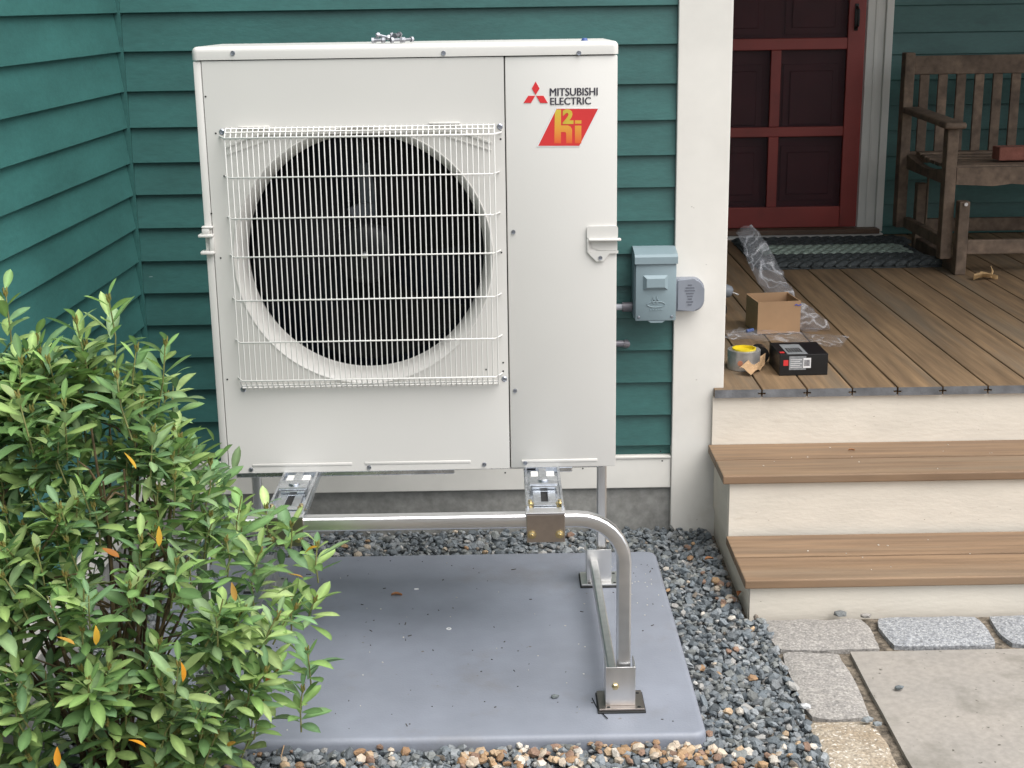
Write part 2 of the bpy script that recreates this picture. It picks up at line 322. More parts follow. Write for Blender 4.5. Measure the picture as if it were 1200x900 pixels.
# ------------------------------------------------------------------ paving: setts and slab as parts of the paving bed
def sett(x0, x1, y0, y1, z1, m, seed, amp=.007, name='paving_stone', skew=0, cr=.055):
    b = MB(); nx, ny = 9, 7; top = [[None]*ny for _ in range(nx)]
    for i in range(nx):
        for j in range(ny):
            u, v = i/(nx-1), j/(ny-1)
            # rounded corners
            cx, cy = (u-.5)*2*(1.035 if m is not SLAB else 1), (v-.5)*2*(1.035 if m is not SLAB else 1)
            k = 1-cr*(abs(cx)**3*abs(cy)**3)
            x = (x0+x1)/2+cx*(x1-x0)/2*k+skew*cy*.01; y = (y0+y1)/2+cy*(y1-y0)/2*k
            w = noise.noise(Vector((x*14, y*14, seed)))*amp; w2 = noise.noise(Vector((x*14, y*14, seed+9)))*amp
            edge = max(abs(cx), abs(cy)); z = z1+noise.noise(Vector((x*20, y*20, seed*3)))*amp*.45-(.006 if edge > .99 else 0)
            top[i][j] = b.bm.verts.new((x+w, y+w2, z))
    for i in range(nx-1):
        for j in range(ny-1): b.bm.faces.new((top[i][j], top[i+1][j], top[i+1][j+1], top[i][j+1]))
    loop = [top[i][0] for i in range(nx)]+[top[nx-1][j] for j in range(1, ny)]+[top[i][ny-1] for i in range(nx-2, -1, -1)]+[top[0][j] for j in range(ny-2, 0, -1)]
    low = [b.bm.verts.new((v.co.x, v.co.y, -.01)) for v in loop]
    for i in range(len(loop)): b.bm.faces.new((loop[i], low[i], low[(i+1) % len(loop)], loop[(i+1) % len(loop)]))
    return b.build(name, m, pb, 40)
ZP = .034
sett(1.372, 1.632, .052, .232, ZP, GRAN, 1)
sett(1.668, 1.935, .064, .236, ZP, GRAN_B, 2)
sett(1.968, 2.24, .066, .238, ZP, GRAN_B, 3)
sett(2.27, 2.55, .066, .240, ZP, GRAN, 4)
sett(2.58, 2.86, .066, .240, ZP, GRAN_B, 5)
sett(1.378, 1.522, -.296, .038, ZP-.002, GRAN, 6, .01)
sett(1.374, 1.52, -.52, -.312, ZP-.003, GRAN_T, 7, .01)
sett(1.376, 1.52, -.80, -.54, ZP-.003, GRAN, 8, .01)
sett(1.376, 1.52, -1.08, -.82, ZP-.003, GRAN_B, 9, .01)
sett(1.376, 1.52, -1.36, -1.10, ZP-.003, GRAN, 10, .01)
sett(1.55, 2.46, -.58, .040, ZP, SLAB, 11, .0022, 'bluestone_slab', 0, .004)
sett(2.475, 3.3, -.58, .045, ZP, SLAB, 12, .0022, 'bluestone_slab', 0, .004)
sett(1.55, 2.15, -1.2, -.60, ZP, SLAB, 13, .0022, 'bluestone_slab', 0, .004)
sett(2.165, 3.3, -1.2, -.60, ZP, SLAB, 14, .0022, 'bluestone_slab', 0, .004)
for i_ in range(4): sett(1.55+i_*.8, 2.335+i_*.8, -2.1, -1.215, ZP, SLAB, 15+i_, .0022, 'bluestone_slab', 0, .004)

# loose chips
def chip(px, py, z, r, col, label, name='stone_chip', sq=.6):
    p = at_z(px, py, z); b = MB(); bmesh.ops.create_icosphere(b.bm, subdivisions=1, radius=r)
    for v in b.bm.verts: v.co = Vector((v.co.x*1.2, v.co.y*.8, v.co.z*sq))*(1+.35*noise.noise(v.co*90+Vector((px, 0, 0))))+p+Vector((0, 0, r*sq*.8))
    m = mat('stone_'+str(px), col, .8, var=.15, scale=120, bump=.4)
    o = b.build(name, m); o['label'] = label; o['category'] = 'stone'; return o
chip(1053, 808, ZP, .011, (.15, .17, .18), 'small grey stone lying alone on the big bluestone slab')
chip(984, 722, ZP-.006, .016, (.17, .18, .18), 'dark grey stone in the gap at the foot of the steps')
chip(1014, 724, ZP-.006, .013, (.30, .28, .26), 'pale stone in the gap at the foot of the steps')
chip(1017, 846, ZP, .013, (.26, .28, .29), 'light grey stone where two edging setts meet the slab')
chip(1028, 850, ZP, .010, (.20, .22, .23), 'dark grey stone beside the joint of the slab')
chip(944, 830, ZP, .012, (.55, .56, .57), 'white stone at the gravel edge of the column of setts')

# ------------------------------------------------------------------ house
house = thing('house', 'teal clapboard house with cream trim and a red door at the back of its porch', 'house', (.4, 1.0, 0))
YW = .934; XL = -.412
rows_px = [521.2, 485.7, 447.7, 410, 372, 334.5, 297, 258.5, 219.5, 182, 141, 98.5, 52, 6.5]
ROWS = [at_y(755, p, YW-.01).z for p in rows_px]
while ROWS[-1] < 2.9: ROWS.append(ROWS[-1]+.106)
def clap(wall, a, b, z0, z1, kind, plane):
    """one clapboard: wedge, thick at its bottom edge. kind 'y' wall facing -y, 'x' wall facing +x"""
    t0, t1 = .019, .004; bv = .0015
    poly = [(0, z0), (-t0+bv, z0), (-t0, z0+bv), (-t1, z1+.012), (0, z1+.012)]
    m = MB()
    if kind == 'y': m.prism([(plane+p, z) for p, z in poly], 'x', a, b)
    else:
        m.prism([(plane-p, z) for p, z in poly], 'y', a, b)
        for v in m.bm.verts: v.co.x += .0168*(v.co.y-.93)
    return m.build('clapboard', TEAL, wall)
bw = MB().box(-.6, 1.30, YW, YW+.12, .262, 3.0).build('back_wall', TEAL, house)
prev = ROWS[0]
for i in range(len(ROWS)-1): clap(bw, XL+.0245, 1.196, ROWS[i], ROWS[i+1], 'y', YW-.0005)
lwb = MB().box(-.56, XL-.0, -2.4, YW, .262, 3.0)
for v in lwb.bm.verts: v.co.x += .0168*(v.co.y-.93)
lw = lwb.build('side_wall', TEAL, house)
for i in range(len(ROWS)-1): clap(lw, -2.4, YW-.0265, ROWS[i], ROWS[i+1], 'x', XL+.0005)
MB().box(XL-.002, XL+.024, YW-.026, YW+.001, .262, 3.0).build('corner_strip', TEAL, house)
MB().box(XL+.002, 1.196, YW-.021, YW+.02, .166, .262, .002).build('skirt_board', CREAM, house)
MB().box(XL+.002, 1.196, YW-.025, YW-.0, .2625, .2705, .002).build('skirt_cap', CREAM, house)
sk = MB().box(XL-.05, XL+.016, -2.4, YW-.02, .166, .262, .002)
for v in sk.bm.verts: v.co.x += .0168*(v.co.y-.93)
sk.build('side_skirt_board', CREAM, house)
fd = MB(); fd.box(-.6, 1.30, YW-.010, YW+.25, -.1, .1655); fd.box(-.75, XL-.002, -2.4, YW-.0102, -.1, .1655)
fd.build('foundation', CONC, house)
# corner post (wide cream board)
cp = MB(); cp.box(1.197, 1.3525, .905, 1.05, -.05, 3.0, .003); cp.build('corner_post', CREAM, house)
# porch interior wall (unseen, faces the porch from the left, built to block light) and porch back wall
MB().box(1.20, 1.34, 1.055, 3.85, .0, 3.0).build('porch_side_wall', TEAL, house)
pw = MB(); pw.box(2.56, 5.3, 3.705, 3.85, .3, 3.0); pw.box(1.341, 1.5, 3.705, 3.85, .3, 3.0); pw.box(1.5, 2.56, 3.78, 3.85, 2.6, 3.0)
pwall = pw.build('porch_wall', TEAL, house)
rp = [at_y(1048, y, 3.69).z for y in (296, 265, 239, 211, 183, 153, 123.5, 94, 64, 38.5, 6.5)]
rp[0] = ZD+.004
while rp[-1] < 2.9: rp.append(rp[-1]+.115)
for i in range(len(rp)-1): clap(pwall, 2.561, 5.3, rp[i], rp[i+1], 'y', 3.7045)
# doors
XD0, XD1, YD = 1.615, 2.432, 3.665
sd_ = MB().box(XD0+.07, XD0+.071, YD+.01, YD+.011, 1, 1.01)
sd_.bm.free()
door = MB().box(XD0, XD0+.08, YD, YD+.032, .535, 2.56, .003).build('screen_door', RED, house)
MB().box(XD1-.083, XD1, YD, YD+.032, .535, 2.56, .003).build('stile', RED, door)
for a, b in ((.535, .637), (.979, 1.026), (1.39, 1.444), (2.46, 2.56)): MB().box(XD0+.0805, XD1-.0835, YD+.001, YD+.031, a, b, .003).build('rail', RED, door)
for a, b in ((.6375, .9785), (1.0265, 1.3895)): MB().box(1.986, 2.035, YD+.002, YD+.030, a, b, .003).build('mullion', RED, door)
for x0, x1, a, b in ((XD0+.08, 1.986, .637, .979), (2.035, XD1-.083, .637, .979), (XD0+.08, 1.986, 1.026, 1.39), (2.035, XD1-.083, 1.026, 1.39), (XD0+.08, XD1-.083, 1.444, 2.46)):
    MB().box(x0-.004, x1+.004, YD+.014, YD+.0155, a-.004, b+.004).build('insect_screen', SCREEN, door)
hd = MB(); hd.box(2.376, 2.394, YD-.006, YD-.0005, 1.475, 1.60, .002); hd.tube([(2.385, YD-.005, 1.585), (2.385, YD-.04, 1.572), (2.385, YD-.045, 1.535), (2.385, YD-.04, 1.50), (2.385, YD-.005, 1.487)], .006, 8); hd.build('handle', IRON, door, 40)
idr = MB().box(XD0-.01, XD1-.03, 3.74, 3.775, .53, 2.58).build('front_door', RED_D, house)
for x0, x1 in ((1.68, 1.96), (2.06, 2.33)):
    for a, b in ((.66, .93), (1.0, 1.32), (1.46, 1.66), (1.78, 2.4)):
        m = MB(); m.box(x0, x1, 3.728, 3.739, a, b, .002); m.box(x0+.03, x1-.03, 3.718, 3.7275, a+.03, b-.03, .008, 1); m.build('raised_panel', RED_D, idr)
tr = MB().box(XD1+.008, 2.525, 3.668, 3.704, .51, 2.62, .002).build('door_casing', CREAM_TRIM, house)
MB().box(2.5255, 2.562, 3.655, 3.703, .51, 2.62, .004).build('back_band', CREAM_TRIM, tr)
MB().box(2.478, 2.492, 3.6645, 3.6677, .51, 2.62, .001).build('bead', CREAM_TRIM, tr)
MB().box(XD0-.13, XD0-.008, 3.66, 3.704, .51, 2.62, .002).build('door_casing', CREAM_TRIM, house)
MB().box(XD0-.13, 2.562, 3.655, 3.704, 2.6205, 2.75, .002).build('head_casing', CREAM_TRIM, house)
MB().box(XD0-.09, 2.535, 3.60, 3.74, .508, .532, .003).build('door_sill', SILL, house)
MB().box(XD0-.09, 2.555, 3.615, 3.70, ZD+.0005, .507, .001).build('sill_apron', CREAM_TRIM, house)
# roofs out of frame, they shade the porch as the real one does
MB().box(1.05, 5.6, .62, 3.85, 3.001, 3.12).build('porch_ceiling', CREAM_TRIM, house)
MB().box(4.9, 5.05, .92, 1.06, ZD, 3.0, .004).build('porch_post', CREAM, house)
MB().box(1.36, 5.05, .915, 1.05, 2.72, 3.0, .004).build('porch_beam', CREAM, house)

# ------------------------------------------------------------------ porch deck and steps
porch = thing('porch', 'raised porch floor of brown composite boards with grey cut ends over a cream fascia', 'porch', (3, 2, 0))
G0 = at_z(892.7, 456, ZD).x; BW = .1373
def deckboard(i):
    x0 = G0+BW*i+.0025; x1 = G0+BW*(i+1)-.0025
    if i == -1: x0 = 1.322
    y1 = 3.60 if x0 < 2.5 else 3.702
    z1, z0 = ZD, ZD-.0255; zm = (z1+z0)/2; r = .0018; s_ = .009
    poly = [(x0, z0), (x0, zm-.0025), (x0+s_, zm-.0025), (x0+s_, zm+.0025), (x0, zm+.0025), (x0, z1-r), (x0+r, z1), (x1-r, z1), (x1, z1-r), (x1, zm+.0025), (x1-s_, zm+.0025), (x1-s_, zm-.0025), (x1, zm-.0025), (x1, z0)]
    if i == -1: poly = [(x0, z0), (x0, z1-r), (x0+r, z1)]+poly[7:]
    m = MB()
    if i == -1:    # notched round the post: full width only in front
        m.prism(poly, 'y', YF, .904); poly2 = [(max(p[0], 1.3535), p[1]) for p in poly]; poly2 = [(1.3535, z0), (1.3535, z1)]+poly[3:]; m.prism(poly2, 'y', .9045, y1)
    else: m.prism(poly, 'y', YF+rnd.uniform(-.0015, .0015), y1)
    o = m.build('deck_board', DECK, porch)
    o.data.materials.append(ENDG); o.data.polygons[0].material_index = 1
    for p in o.data.polygons:
        if abs(p.normal.y) > .9 and p.center.y < 0: p.material_index = 1
for i in range(-1, 25): deckboard(i)
MB().box(1.318, 5.1, YF+.012, YF+.027, .300, ZD-.026, .001).build('fascia', CREAM_OLD, porch)
fr = MB(); fr.box(1.356, 5.0, YF+.03, 3.70, .44, ZD-.0262); fr.build('deck_frame', SOIL, porch)
steps = thing('porch_steps', 'two wide porch steps with brown composite treads and weathered cream risers', 'steps', (2.2, .6, 0))
Z1, Z2 = .132, .312; XS2, XS1 = 1.307, 1.319
def treads(z, x0, y0, y1):
    yy = y0
    w = (y1-y0-.0065)/2
    for k in range(2):
        m = MB(); m.box(x0, 5.1, yy, yy+w, z-.0255, z, .0035 if k == 0 else .002, 2); o = m.build('tread_board', TREAD, steps); yy += w+.0065
    return
treads(Z1, XS1, .259, .582)
treads(Z2, XS2, .590, YF+.010)
MB().box(XS1+.017, 5.1, .275, .293, -.03, Z1-.026, .001).build('riser', CREAM_OLD, steps)
MB().box(XS2+.022, 5.1, .606, .624, Z1-.02, Z2-.026, .001).build('riser', CREAM_OLD, steps)
MB().box(XS1+.015, XS1+.034, .2935, .905, -.03, Z1-.026, .001).build('side_board', CREAM_OLD, steps)
MB().box(XS2+.020, XS2+.038, .6245, .888, Z1-.025, Z2-.026, .001).build('side_board', CREAM_OLD, steps)

# ------------------------------------------------------------------ pad
def slab_rings(x0, x1, y0, y1, rc, levels, nc=6):
    b = MB(); rings = []
    for z, ins in levels:
        r_ = []
        for cx, cy, a0 in ((x1-rc, y1-rc, 0), (x0+rc, y1-rc, 90), (x0+rc, y0+rc, 180), (x1-rc, y0+rc, 270)):
            for k in range(nc+1):
                a = math.radians(a0+90*k/nc); r_.append(b.bm.verts.new((cx+(rc-ins)*math.cos(a), cy+(rc-ins)*math.sin(a), z)))
        rings.append(r_)
    n = len(rings[0])
    for A, B in zip(rings, rings[1:]):
        for k in range(n): b.bm.faces.new((A[k], A[(k+1) % n], B[(k+1) % n], B[k]))
    b.bm.faces.new(rings[0]); b.bm.faces.new(rings[-1]); return b
pd = slab_rings(-.24, 1.124, -.418, .66, .032, [(-.03, -.004), (.046, .0), (.051, .0008), (.0553, .003), (.0585, .0065), (.0598, .011), (.06, .016)])
pad = pd.build('equipment_pad', PAD, None, 50, label='flat grey plastic pad on gravel under the heat pump stand', category='pad')
ZPAD = .06

# ------------------------------------------------------------------ stand
stand = thing('equipment_stand', 'bent aluminium tube stand on four feet holding the heat pump above the pad', 'stand', (.475, .08, ZPAD))
def oct_tube(pts, r, name, m=ALU): return MB().tube(pts, r, 24, sq=.72).build(name, m, stand, 30)
def bent(y, zt, r, zfoot):
    xl, xr = .002, .948; R_ = .105; p = []
    p.append((xl, y, zfoot))
    for k in range(9): a = math.pi-(math.pi/2)*k/8; p.append((xl+R_+R_*math.cos(a), y, zt-R_+R_*math.sin(a)))
    for k in range(9): a = math.pi/2-(math.pi/2)*k/8; p.append((xr-R_+R_*math.cos(a), y, zt-R_+R_*math.sin(a)))
    p.append((xr, y, zfoot)); return p
ZR = .517
oct_tube(bent(-.27, ZR, .0165, .115), .0165, 'front_frame_tube')
oct_tube(bent(.44, ZR, .0135, .115), .0135, 'rear_frame_tube', ALU_L)
for x in (.925, .025):
    MB().box(x-.011, x+.011, -.29, .46, .105, .135, .004).build('lower_bar', ALU_L, stand)
def foot(x, y, big=1):
    pl = MB().box(x-.052, x+.052, y-.045, y+.045, ZPAD+.0045, ZPAD+.0095, .001).build('foot_plate', STEEL if big else ALU_L, stand)
    MB().box(x-.055, x+.055, y-.05, y+.047, ZPAD+.0002, ZPAD+.004, .001).build('rubber_mat', RUBBER, pl)
    b = MB(); t = .003; xa, xb, ya, yb = x-.036, x+.032, y-.028, y+.03; za, zb = ZPAD+.0098, .165
    b.box(xa, xb, ya, ya+t, za, zb, .0008); b.box(xa, xa+t, ya+t, yb, za, zb, .0008); b.box(xb-t, xb, ya+t, yb, za, zb, .0008)
    b.box(xa, xb, yb, yb+t, za, zb-.03, .0008)
    b.build('foot_bracket', ALU_L, stand)
    h = MB(); h.lathe([(.0001, -.008), (.006, -.007), (.0085, -.003), (.0085, 0)], (x-.014, ya-.0005, ZPAD+.058), 'y', 6, False); h.build('bolt', BRASS, stand)
    h = MB()
    for dx, dy in ((-.03, -.036), (.04, -.036), (.042, .03)): h.lathe([(.0045, 0), (.0001, .0008)], (x+dx, y+dy, ZPAD+.0098), 'z', 10)
    h.build('plate_hole', HOLE, pl)
foot(.942, -.27); foot(.942, .44, 0); foot(.008, -.27); foot(.008, .44, 0)
def channel(xc):
    w = .043; b = MB()
    y0, y1 = -.289, .46; zt = .5385
    b.box(xc-w, xc+w, y0, y1, zt-.005, zt-.0005, .001); b.box(xc-w, xc-w+.004, y0, y1, zt-.03+.012, zt-.0055, .001); b.box(xc+w-.004, xc+w, y0, y1, zt-.03+.012, zt-.0055, .001)
    b.build('cross_channel', ZINC, stand)
    for s in (-1, 1): MB().box(xc+s*(w-.004)-.003, xc+s*(w-.004)+.003, y0+.02, y1, zt, zt+.009, .001).build('channel_lip', ZINC, stand)
    # vibration clamp on the channel
    c = MB(); c.box(xc-.028, xc+.028, -.15, -.085, zt+.0002, zt+.012, .002); c.box(xc-.033, xc+.033, -.146, -.09, zt+.0125, zt+.018, .002); c.build('clamp_plate', ZINC, stand)
    c = MB(); c.lathe([(.0001, .005), (.010, .005), (.013, .003), (.013, 0)], (xc, -.118, zt+.0182), 'z', 20); c.build('clamp_boss', ZINC, stand, 40)
    c = MB(); c.box(xc-.026, xc-.008, -.23, -.155, zt+.0002, zt+.006, .001); c.box(xc+.008, xc+.026, -.23, -.155, zt+.0002, zt+.006, .001); c.box(xc-.026, xc+.026, -.255, -.2305, zt+.0002, zt+.006, .001); c.build('slotted_tongue', ZINC, stand)
    MB().box(xc-.0078, xc+.0078, -.23, -.155, zt+.0001, zt+.0008).build('slot', HOLE, stand)
    c = MB(); c.box(xc-.028, xc-.009, -.084, -.03, zt+.0002, zt+.010, .002); c.box(xc+.009, xc+.028, -.084, -.03, zt+.0002, zt+.010, .002); c.build('clamp_jaw', IVORY_W, stand)
    MB().box(xc-.0088, xc+.0088, -.084, -.02, zt+.0002, zt+.014, .001).build('clamp_stud', ZINC, stand)
    for s in (-1, 1):
        h = MB(); h.lathe([(.0045, .014), (.0045, .009), (.0085, .008), (.0085, .001), (.011, .001), (.011, 0)], (xc+s*.033, -.243, zt+.0002), 'z', 8, True); h.build('bolt', BRASS, stand)
    # L plate over the rail, front face with two bolts
    MB().box(xc-.0425, xc+.0425, -.2965, -.2905, .472, zt-.001, .001).build('hanger_plate', STEEL, stand)
    MB().box(xc-.044, xc+.044, -.2975, -.262, zt+.0003, zt+.0035, .001).build('hanger_top', ALU, stand)
    for s in (-1, 1):
        h = MB(); h.lathe([(.004, -.012), (.004, -.008), (.008, -.007), (.008, -.0015), (.0105, -.0012), (.0105, 0)], (xc+s*.031, -.2968, .491), 'y', 8, True); h.build('bolt', BRASS, stand)
channel(.772); channel(.193)

# ------------------------------------------------------------------ heat pump
HPZ = .5415
hp = thing('heat_pump_unit', 'ivory outdoor heat pump unit with wire fan grille raised on an aluminium stand', 'heat pump', (.475, .165, 0), rot=(math.radians(-.45), 0, math.radians(.45)), loc=(.475, .165, HPZ))
H = 1.0; FX, FZ, FR = .363, .521, .279
def hpb(m, name, mt=IVORY, sm=None, parent=None, **kw): return m.build(name, mt, parent or hp, sm, **kw)
# front panel with round hole
def panel_hole(x0, x1, z0, z1, y0, y1, cx, cz, r, seg=64):
    b = MB(); bm = b.bm
    for y, s in ((y0, 1),):
        ring, out = [], []
        for k in range(seg):
            a = 2*math.pi*k/seg; dx, dz = math.cos(a), math.sin(a)
            ring.append(bm.verts.new((cx+r*dx, y, cz+r*dz)))
            tx = ((x1-cx)/dx if dx > 1e-9 else ((x0-cx)/dx if dx < -1e-9 else 1e9)); tz = ((z1-cz)/dz if dz > 1e-9 else ((z0-cz)/dz if dz < -1e-9 else 1e9))
            t = min(tx, tz); out.append(bm.verts.new((cx+t*dx, y, cz+t*dz)))
        corners = [bm.verts.new((x, y, z)) for x, z in ((x1, z1), (x0, z1), (x0, z0), (x1, z0))]
        def side(v):
            e = 1e-6
            if abs(v.co.x-x1) < e: return 0
            if abs(v.co.z-z1) < e: return 1
            if abs(v.co.x-x0) < e: return 2
            return 3
        order = []
        for k in range(seg):
            k2 = (k+1) % seg; s1, s2 = side(out[k]), side(out[k2])
            order.append(out[k])
            if s1 != s2:
                c = corners[{(0, 1): 0, (1, 2): 1, (2, 3): 2, (3, 0): 3}[(s1, s2)]]; bm.faces.new((ring[k], out[k], c, out[k2], ring[k2])); order.append(c)
            else: bm.faces.new((ring[k], out[k], out[k2], ring[k2]))
    back = [bm.verts.new((v.co.x, y1, v.co.z)) for v in order]; nn = len(order)
    for i in range(nn): bm.faces.new((order[i], back[i], back[(i+1) % nn], order[(i+1) % nn]))
    # soften the sheet's edge
    return b
g1 = .0012
hpb(panel_hole(.020, .694, .003, .970, 0, .03, FX, FZ, FR+.0222), 'front_panel', sm=30)
sp = MB().box(.6965, .9494, .0006, .04, .003, .970, .003, 2); service = hpb(sp, 'service_panel', sm=40)
MB().box(.0005, .0185, .0006, .05, .003, .970, .003, 2).build('corner_panel', IVORY, hp, 40)
b = MB(); b.box(0, .012, .051, .33, .003, .970, .002); hpb(b, 'left_side_panel')
b = MB(); b.box(.938, .950, .041, .33, .003, .970, .002); hpb(b, 'right_side_panel')
b = MB(); b.box(.012, .938, .302, .33, .003, .970); hpb(b, 'rear_coil', COIL)
cv = slab_rings(-.0015, .9515, -.0028, .332, .014, [(.9722, .0), (.989, .0), (.9935, .0008), (.9975, .003), (1.0, .0065), (1.0012, .011)])
hpb(cv, 'top_cover', sm=50)
b = MB(); b.box(.03, .92, .012, .32, -.0022, .0025); b.box(.035, .56, .004, .0115, -.010, .0025, .002); b.box(.755, .845, .004, .0115, -.010, .0025, .002); hpb(b, 'base_pan', ZINC)
# bell mouth
prof = [(FR+.0224, .0005), (FR+.0215, -.0018), (FR+.0195, -.0018), (FR+.0165, .0005), (FR+.012, .006), (FR+.006, .016), (FR+.0015, .032), (FR, .050), (FR-.001, .085), (FR+.012, .0855)]
hpb(MB().lathe(prof, (FX, 0, FZ), 'y', 96), 'fan_ring', sm=35)
# cavity
b = MB(); b.box(.013, .60, .285, .30, .01, .965); hpb(b, 'coil', COIL)
b = MB()
for k in range(46): b.box(.03+k*.0122, .0325+k*.0122, .278, .2848, .02, .96)
hpb(b, 'coil_fins', COIL, kind='stuff')
b = MB()
for sgn in (-1, 1): b.prism([(FX+sgn*.30, .778), (FX+sgn*.225, .806), (FX+sgn*.225, .811), (FX+sgn*.30, .783)], 'y', -.0035, .002); b.prism([(FX+sgn*.30, .762), (FX+sgn*.20, .795), (FX+sgn*.20, .798), (FX+sgn*.30, .765)], 'y', -.0025, .002)
b.box(FX-.2248, FX+.2248, -.0036, .002, .806, .811); b.box(FX-.27, FX-.20, -.005, .002, .822, .826, .001); b.box(FX+.16, FX+.23, -.005, .002, .824, .828, .001)
hpb(b, 'pressed_arch', IVORY, 40)
for xx, nm in ((.0125, 'divider'), (.655, 'divider')):
    MB().box(xx, xx+.004, .052, .284, .01, .965).build('divider', DARKP, hp)
MB().box(.017, .654, .052, .284, .955, .965).build('divider', DARKP, hp)
MB().box(.017, .654, .052, .284, .006, .012).build('divider', DARKP, hp)
# motor bracket, motor, fan
b = MB(); b.box(FX-.018, FX-.006, .20, .225, .54, .955, .002); b.box(FX+.010, FX+.022, .20, .225, .54, .955, .002); b.box(FX-.02, FX+.024, .192, .1995, .60, .72, .002)
hpb(b, 'motor_bracket', DARKG)
b = MB(); n2 = 10
arc = [(FX+.002+.105*math.cos(a), FZ+.105*math.sin(a)) for a in [math.radians(60+60*k/n2) for k in range(n2+1)]]+[(FX+.002+.076*math.cos(a), FZ+.076*math.sin(a)) for a in [math.radians(120-60*k/n2) for k in range(n2+1)]]
b.prism(arc, 'y', .165, .19); hpb(b, 'motor_flange', DARKG, 40)
fan = hpb(MB().lathe([(.0001, .045), (.03, .045), (.060, .052), (.072, .066), (.076, .10), (.076, .15), (.0001, .15)], (FX, 0, FZ), 'y', 48), 'fan', DARKP, 40)
hpb(MB().lathe([(.0001, .030), (.006, .031), (.008, .036), (.008, .0445), (.0001, .0446)], (FX, 0, FZ), 'y', 14), 'fan_nut', ALU, 40, fan)
for bl in range(3):
    b = MB(); N, Mm = 9, 7; grid = []
    for i in range(N):
        t = i/(N-1); r = .073+t*(FR-.012-.073); row = []
        for j in range(Mm):
            s_ = j/(Mm-1); a = math.radians(115+bl*120)+math.radians(8*t+s_*(78+10*t)); d = .065+.075*(1-s_)+.012*math.sin(s_*math.pi)-.02*t*(1-s_)
            row.append(b.bm.verts.new((FX+r*math.cos(a), d, FZ+r*math.sin(a))))
        grid.append(row)
    for i in range(N-1):
        for j in range(Mm-1): b.bm.faces.new((grid[i][j], grid[i+1][j], grid[i+1][j+1], grid[i][j+1]))
    bmesh.ops.solidify(b.bm, geom=b.bm.faces[:], thickness=.003)
    hpb(b, 'blade', DARKP, 50, fan)
# grille
GX0, GX1, GZ1, GZ0, GY = .062, .674, .808, .238, -.031
gr = hpb(MB().tube([(GX0-.012, .0, GZ1-.004), (GX0+.004, GY-.002, GZ1-.006), (GX1-.004, GY-.002, GZ1-.006), (GX1+.012, 0, GZ1-.004)], .0022, 6), 'fan_grille', IVORY_W, 60)
vw = MB().tube([(GX0+.004, -.001, GZ1+.014), (GX0+.004, -.012, GZ1+.013), (GX0+.004, GY+.004, GZ1-.001), (GX0+.004, GY, GZ1-.008), (GX0+.004, GY, GZ0+.006), (GX0+.004, GY+.004, GZ0-.002), (GX0+.004, -.008, GZ0-.022), (GX0+.004, -.001, GZ0-.024)], .00135, 6).build('wire', IVORY_W, gr, 60)
NW = 50; ws = (GX1-GX0-.008)/(NW-1)
for k in range(1, NW): dup(vw, gr, (ws*k, 0, 0))
def hwire(z, y=None, r=.0018, ends=True):
    y = GY-.002 if y is None else y; p = [(GX0+.004, y, z), (GX1-.004, y, z)]
    if ends: p = [(GX0-.006, -.0005, z+.001), (GX0-.001, -.012, z+.0004)]+[(GX0+.010, y, z), (GX1-.010, y, z)]+[(GX1+.001, -.012, z+.0004), (GX1+.006, -.0005, z+.001)]
    MB().tube(p, r, 6).build('cross_wire', IVORY_W, gr, 60)
zt_ = [at_y(427, y, -.03).z-HPZ for y in (207, 255, 300, 351, 400)]
for z in zt_: hwire(z)
hwire(GZ0+.002); hwire(GZ1+.013, -.012, .0018, False); hwire(GZ1+.006, -.022, .0016, False); hwire(GZ0-.012, -.019, .0018, False); hwire(GZ0-.021, -.006, .0018, False)
# screws, holes
def screw(x, z, r=.0055, y=-.0003, yb=0):
    b = MB(); b.lathe([(.0001, -.0034), (.0025, -.0034), (.0028, -.0022), (.0045, -.0026), (r, -.0008), (r, 0)], (x, y, z), 'y', 12)
    b.box(x-.002, x+.002, y-.0037, y-.0035, z-.0004, z+.0004)
    return b.build('screw', SCREW, hp, 35)
def pxs(px, py, y=0): p = at_y(px, py, y); return p.x, p.z-HPZ
for px, py in ((272, 63), (519, 63), (678, 63)): x, z = pxs(px, py); screw(x, z, y=-.0028)
for px, py in ((601, 273), (603, 459)): x, z = pxs(px, py); screw(x, z, .005)
for x, z in ((GX0-.006, GZ1+.006), (GX1+.009, GZ1+.008), (GX0+.004, GZ0-.026), (GX1+.010, GZ0-.012)): screw(x, z, .0068)
for px, py in ((270, 552), (294, 553), (432, 549), (567, 545)): x, z = pxs(px, py); screw(x+(.006 if px < 280 else 0), max(z, .012), .0055)
x, z = pxs(615, 543); screw(x, .016, .0055)
b = MB()
for px, py in ((240, 114), (247, 251), (252, 157), (262, 207), (586, 155), (586, 164), (583, 203), (587, 297), (569, 434), (589, 426), (589, 436), (266, 445), (260, 529), (258, 303)):
    x, z = pxs(px, py); b.lathe([(.0022, -.0004), (.0001, -.0002)], (x, -.0004, z), 'y', 10)
hpb(b, 'pilot_holes', HOLE)
# embossed ribs at the foot of the panels
for x0, x1, m0 in ((.075, .315, .022), (.345, .60, .022), (.722, .905, .020)):
    b = MB(); b.box(x0, x1, -.0012, .004, m0-.0035, m0+.0035, .0011, 2); hpb(b, 'pressed_rib', sm=60)
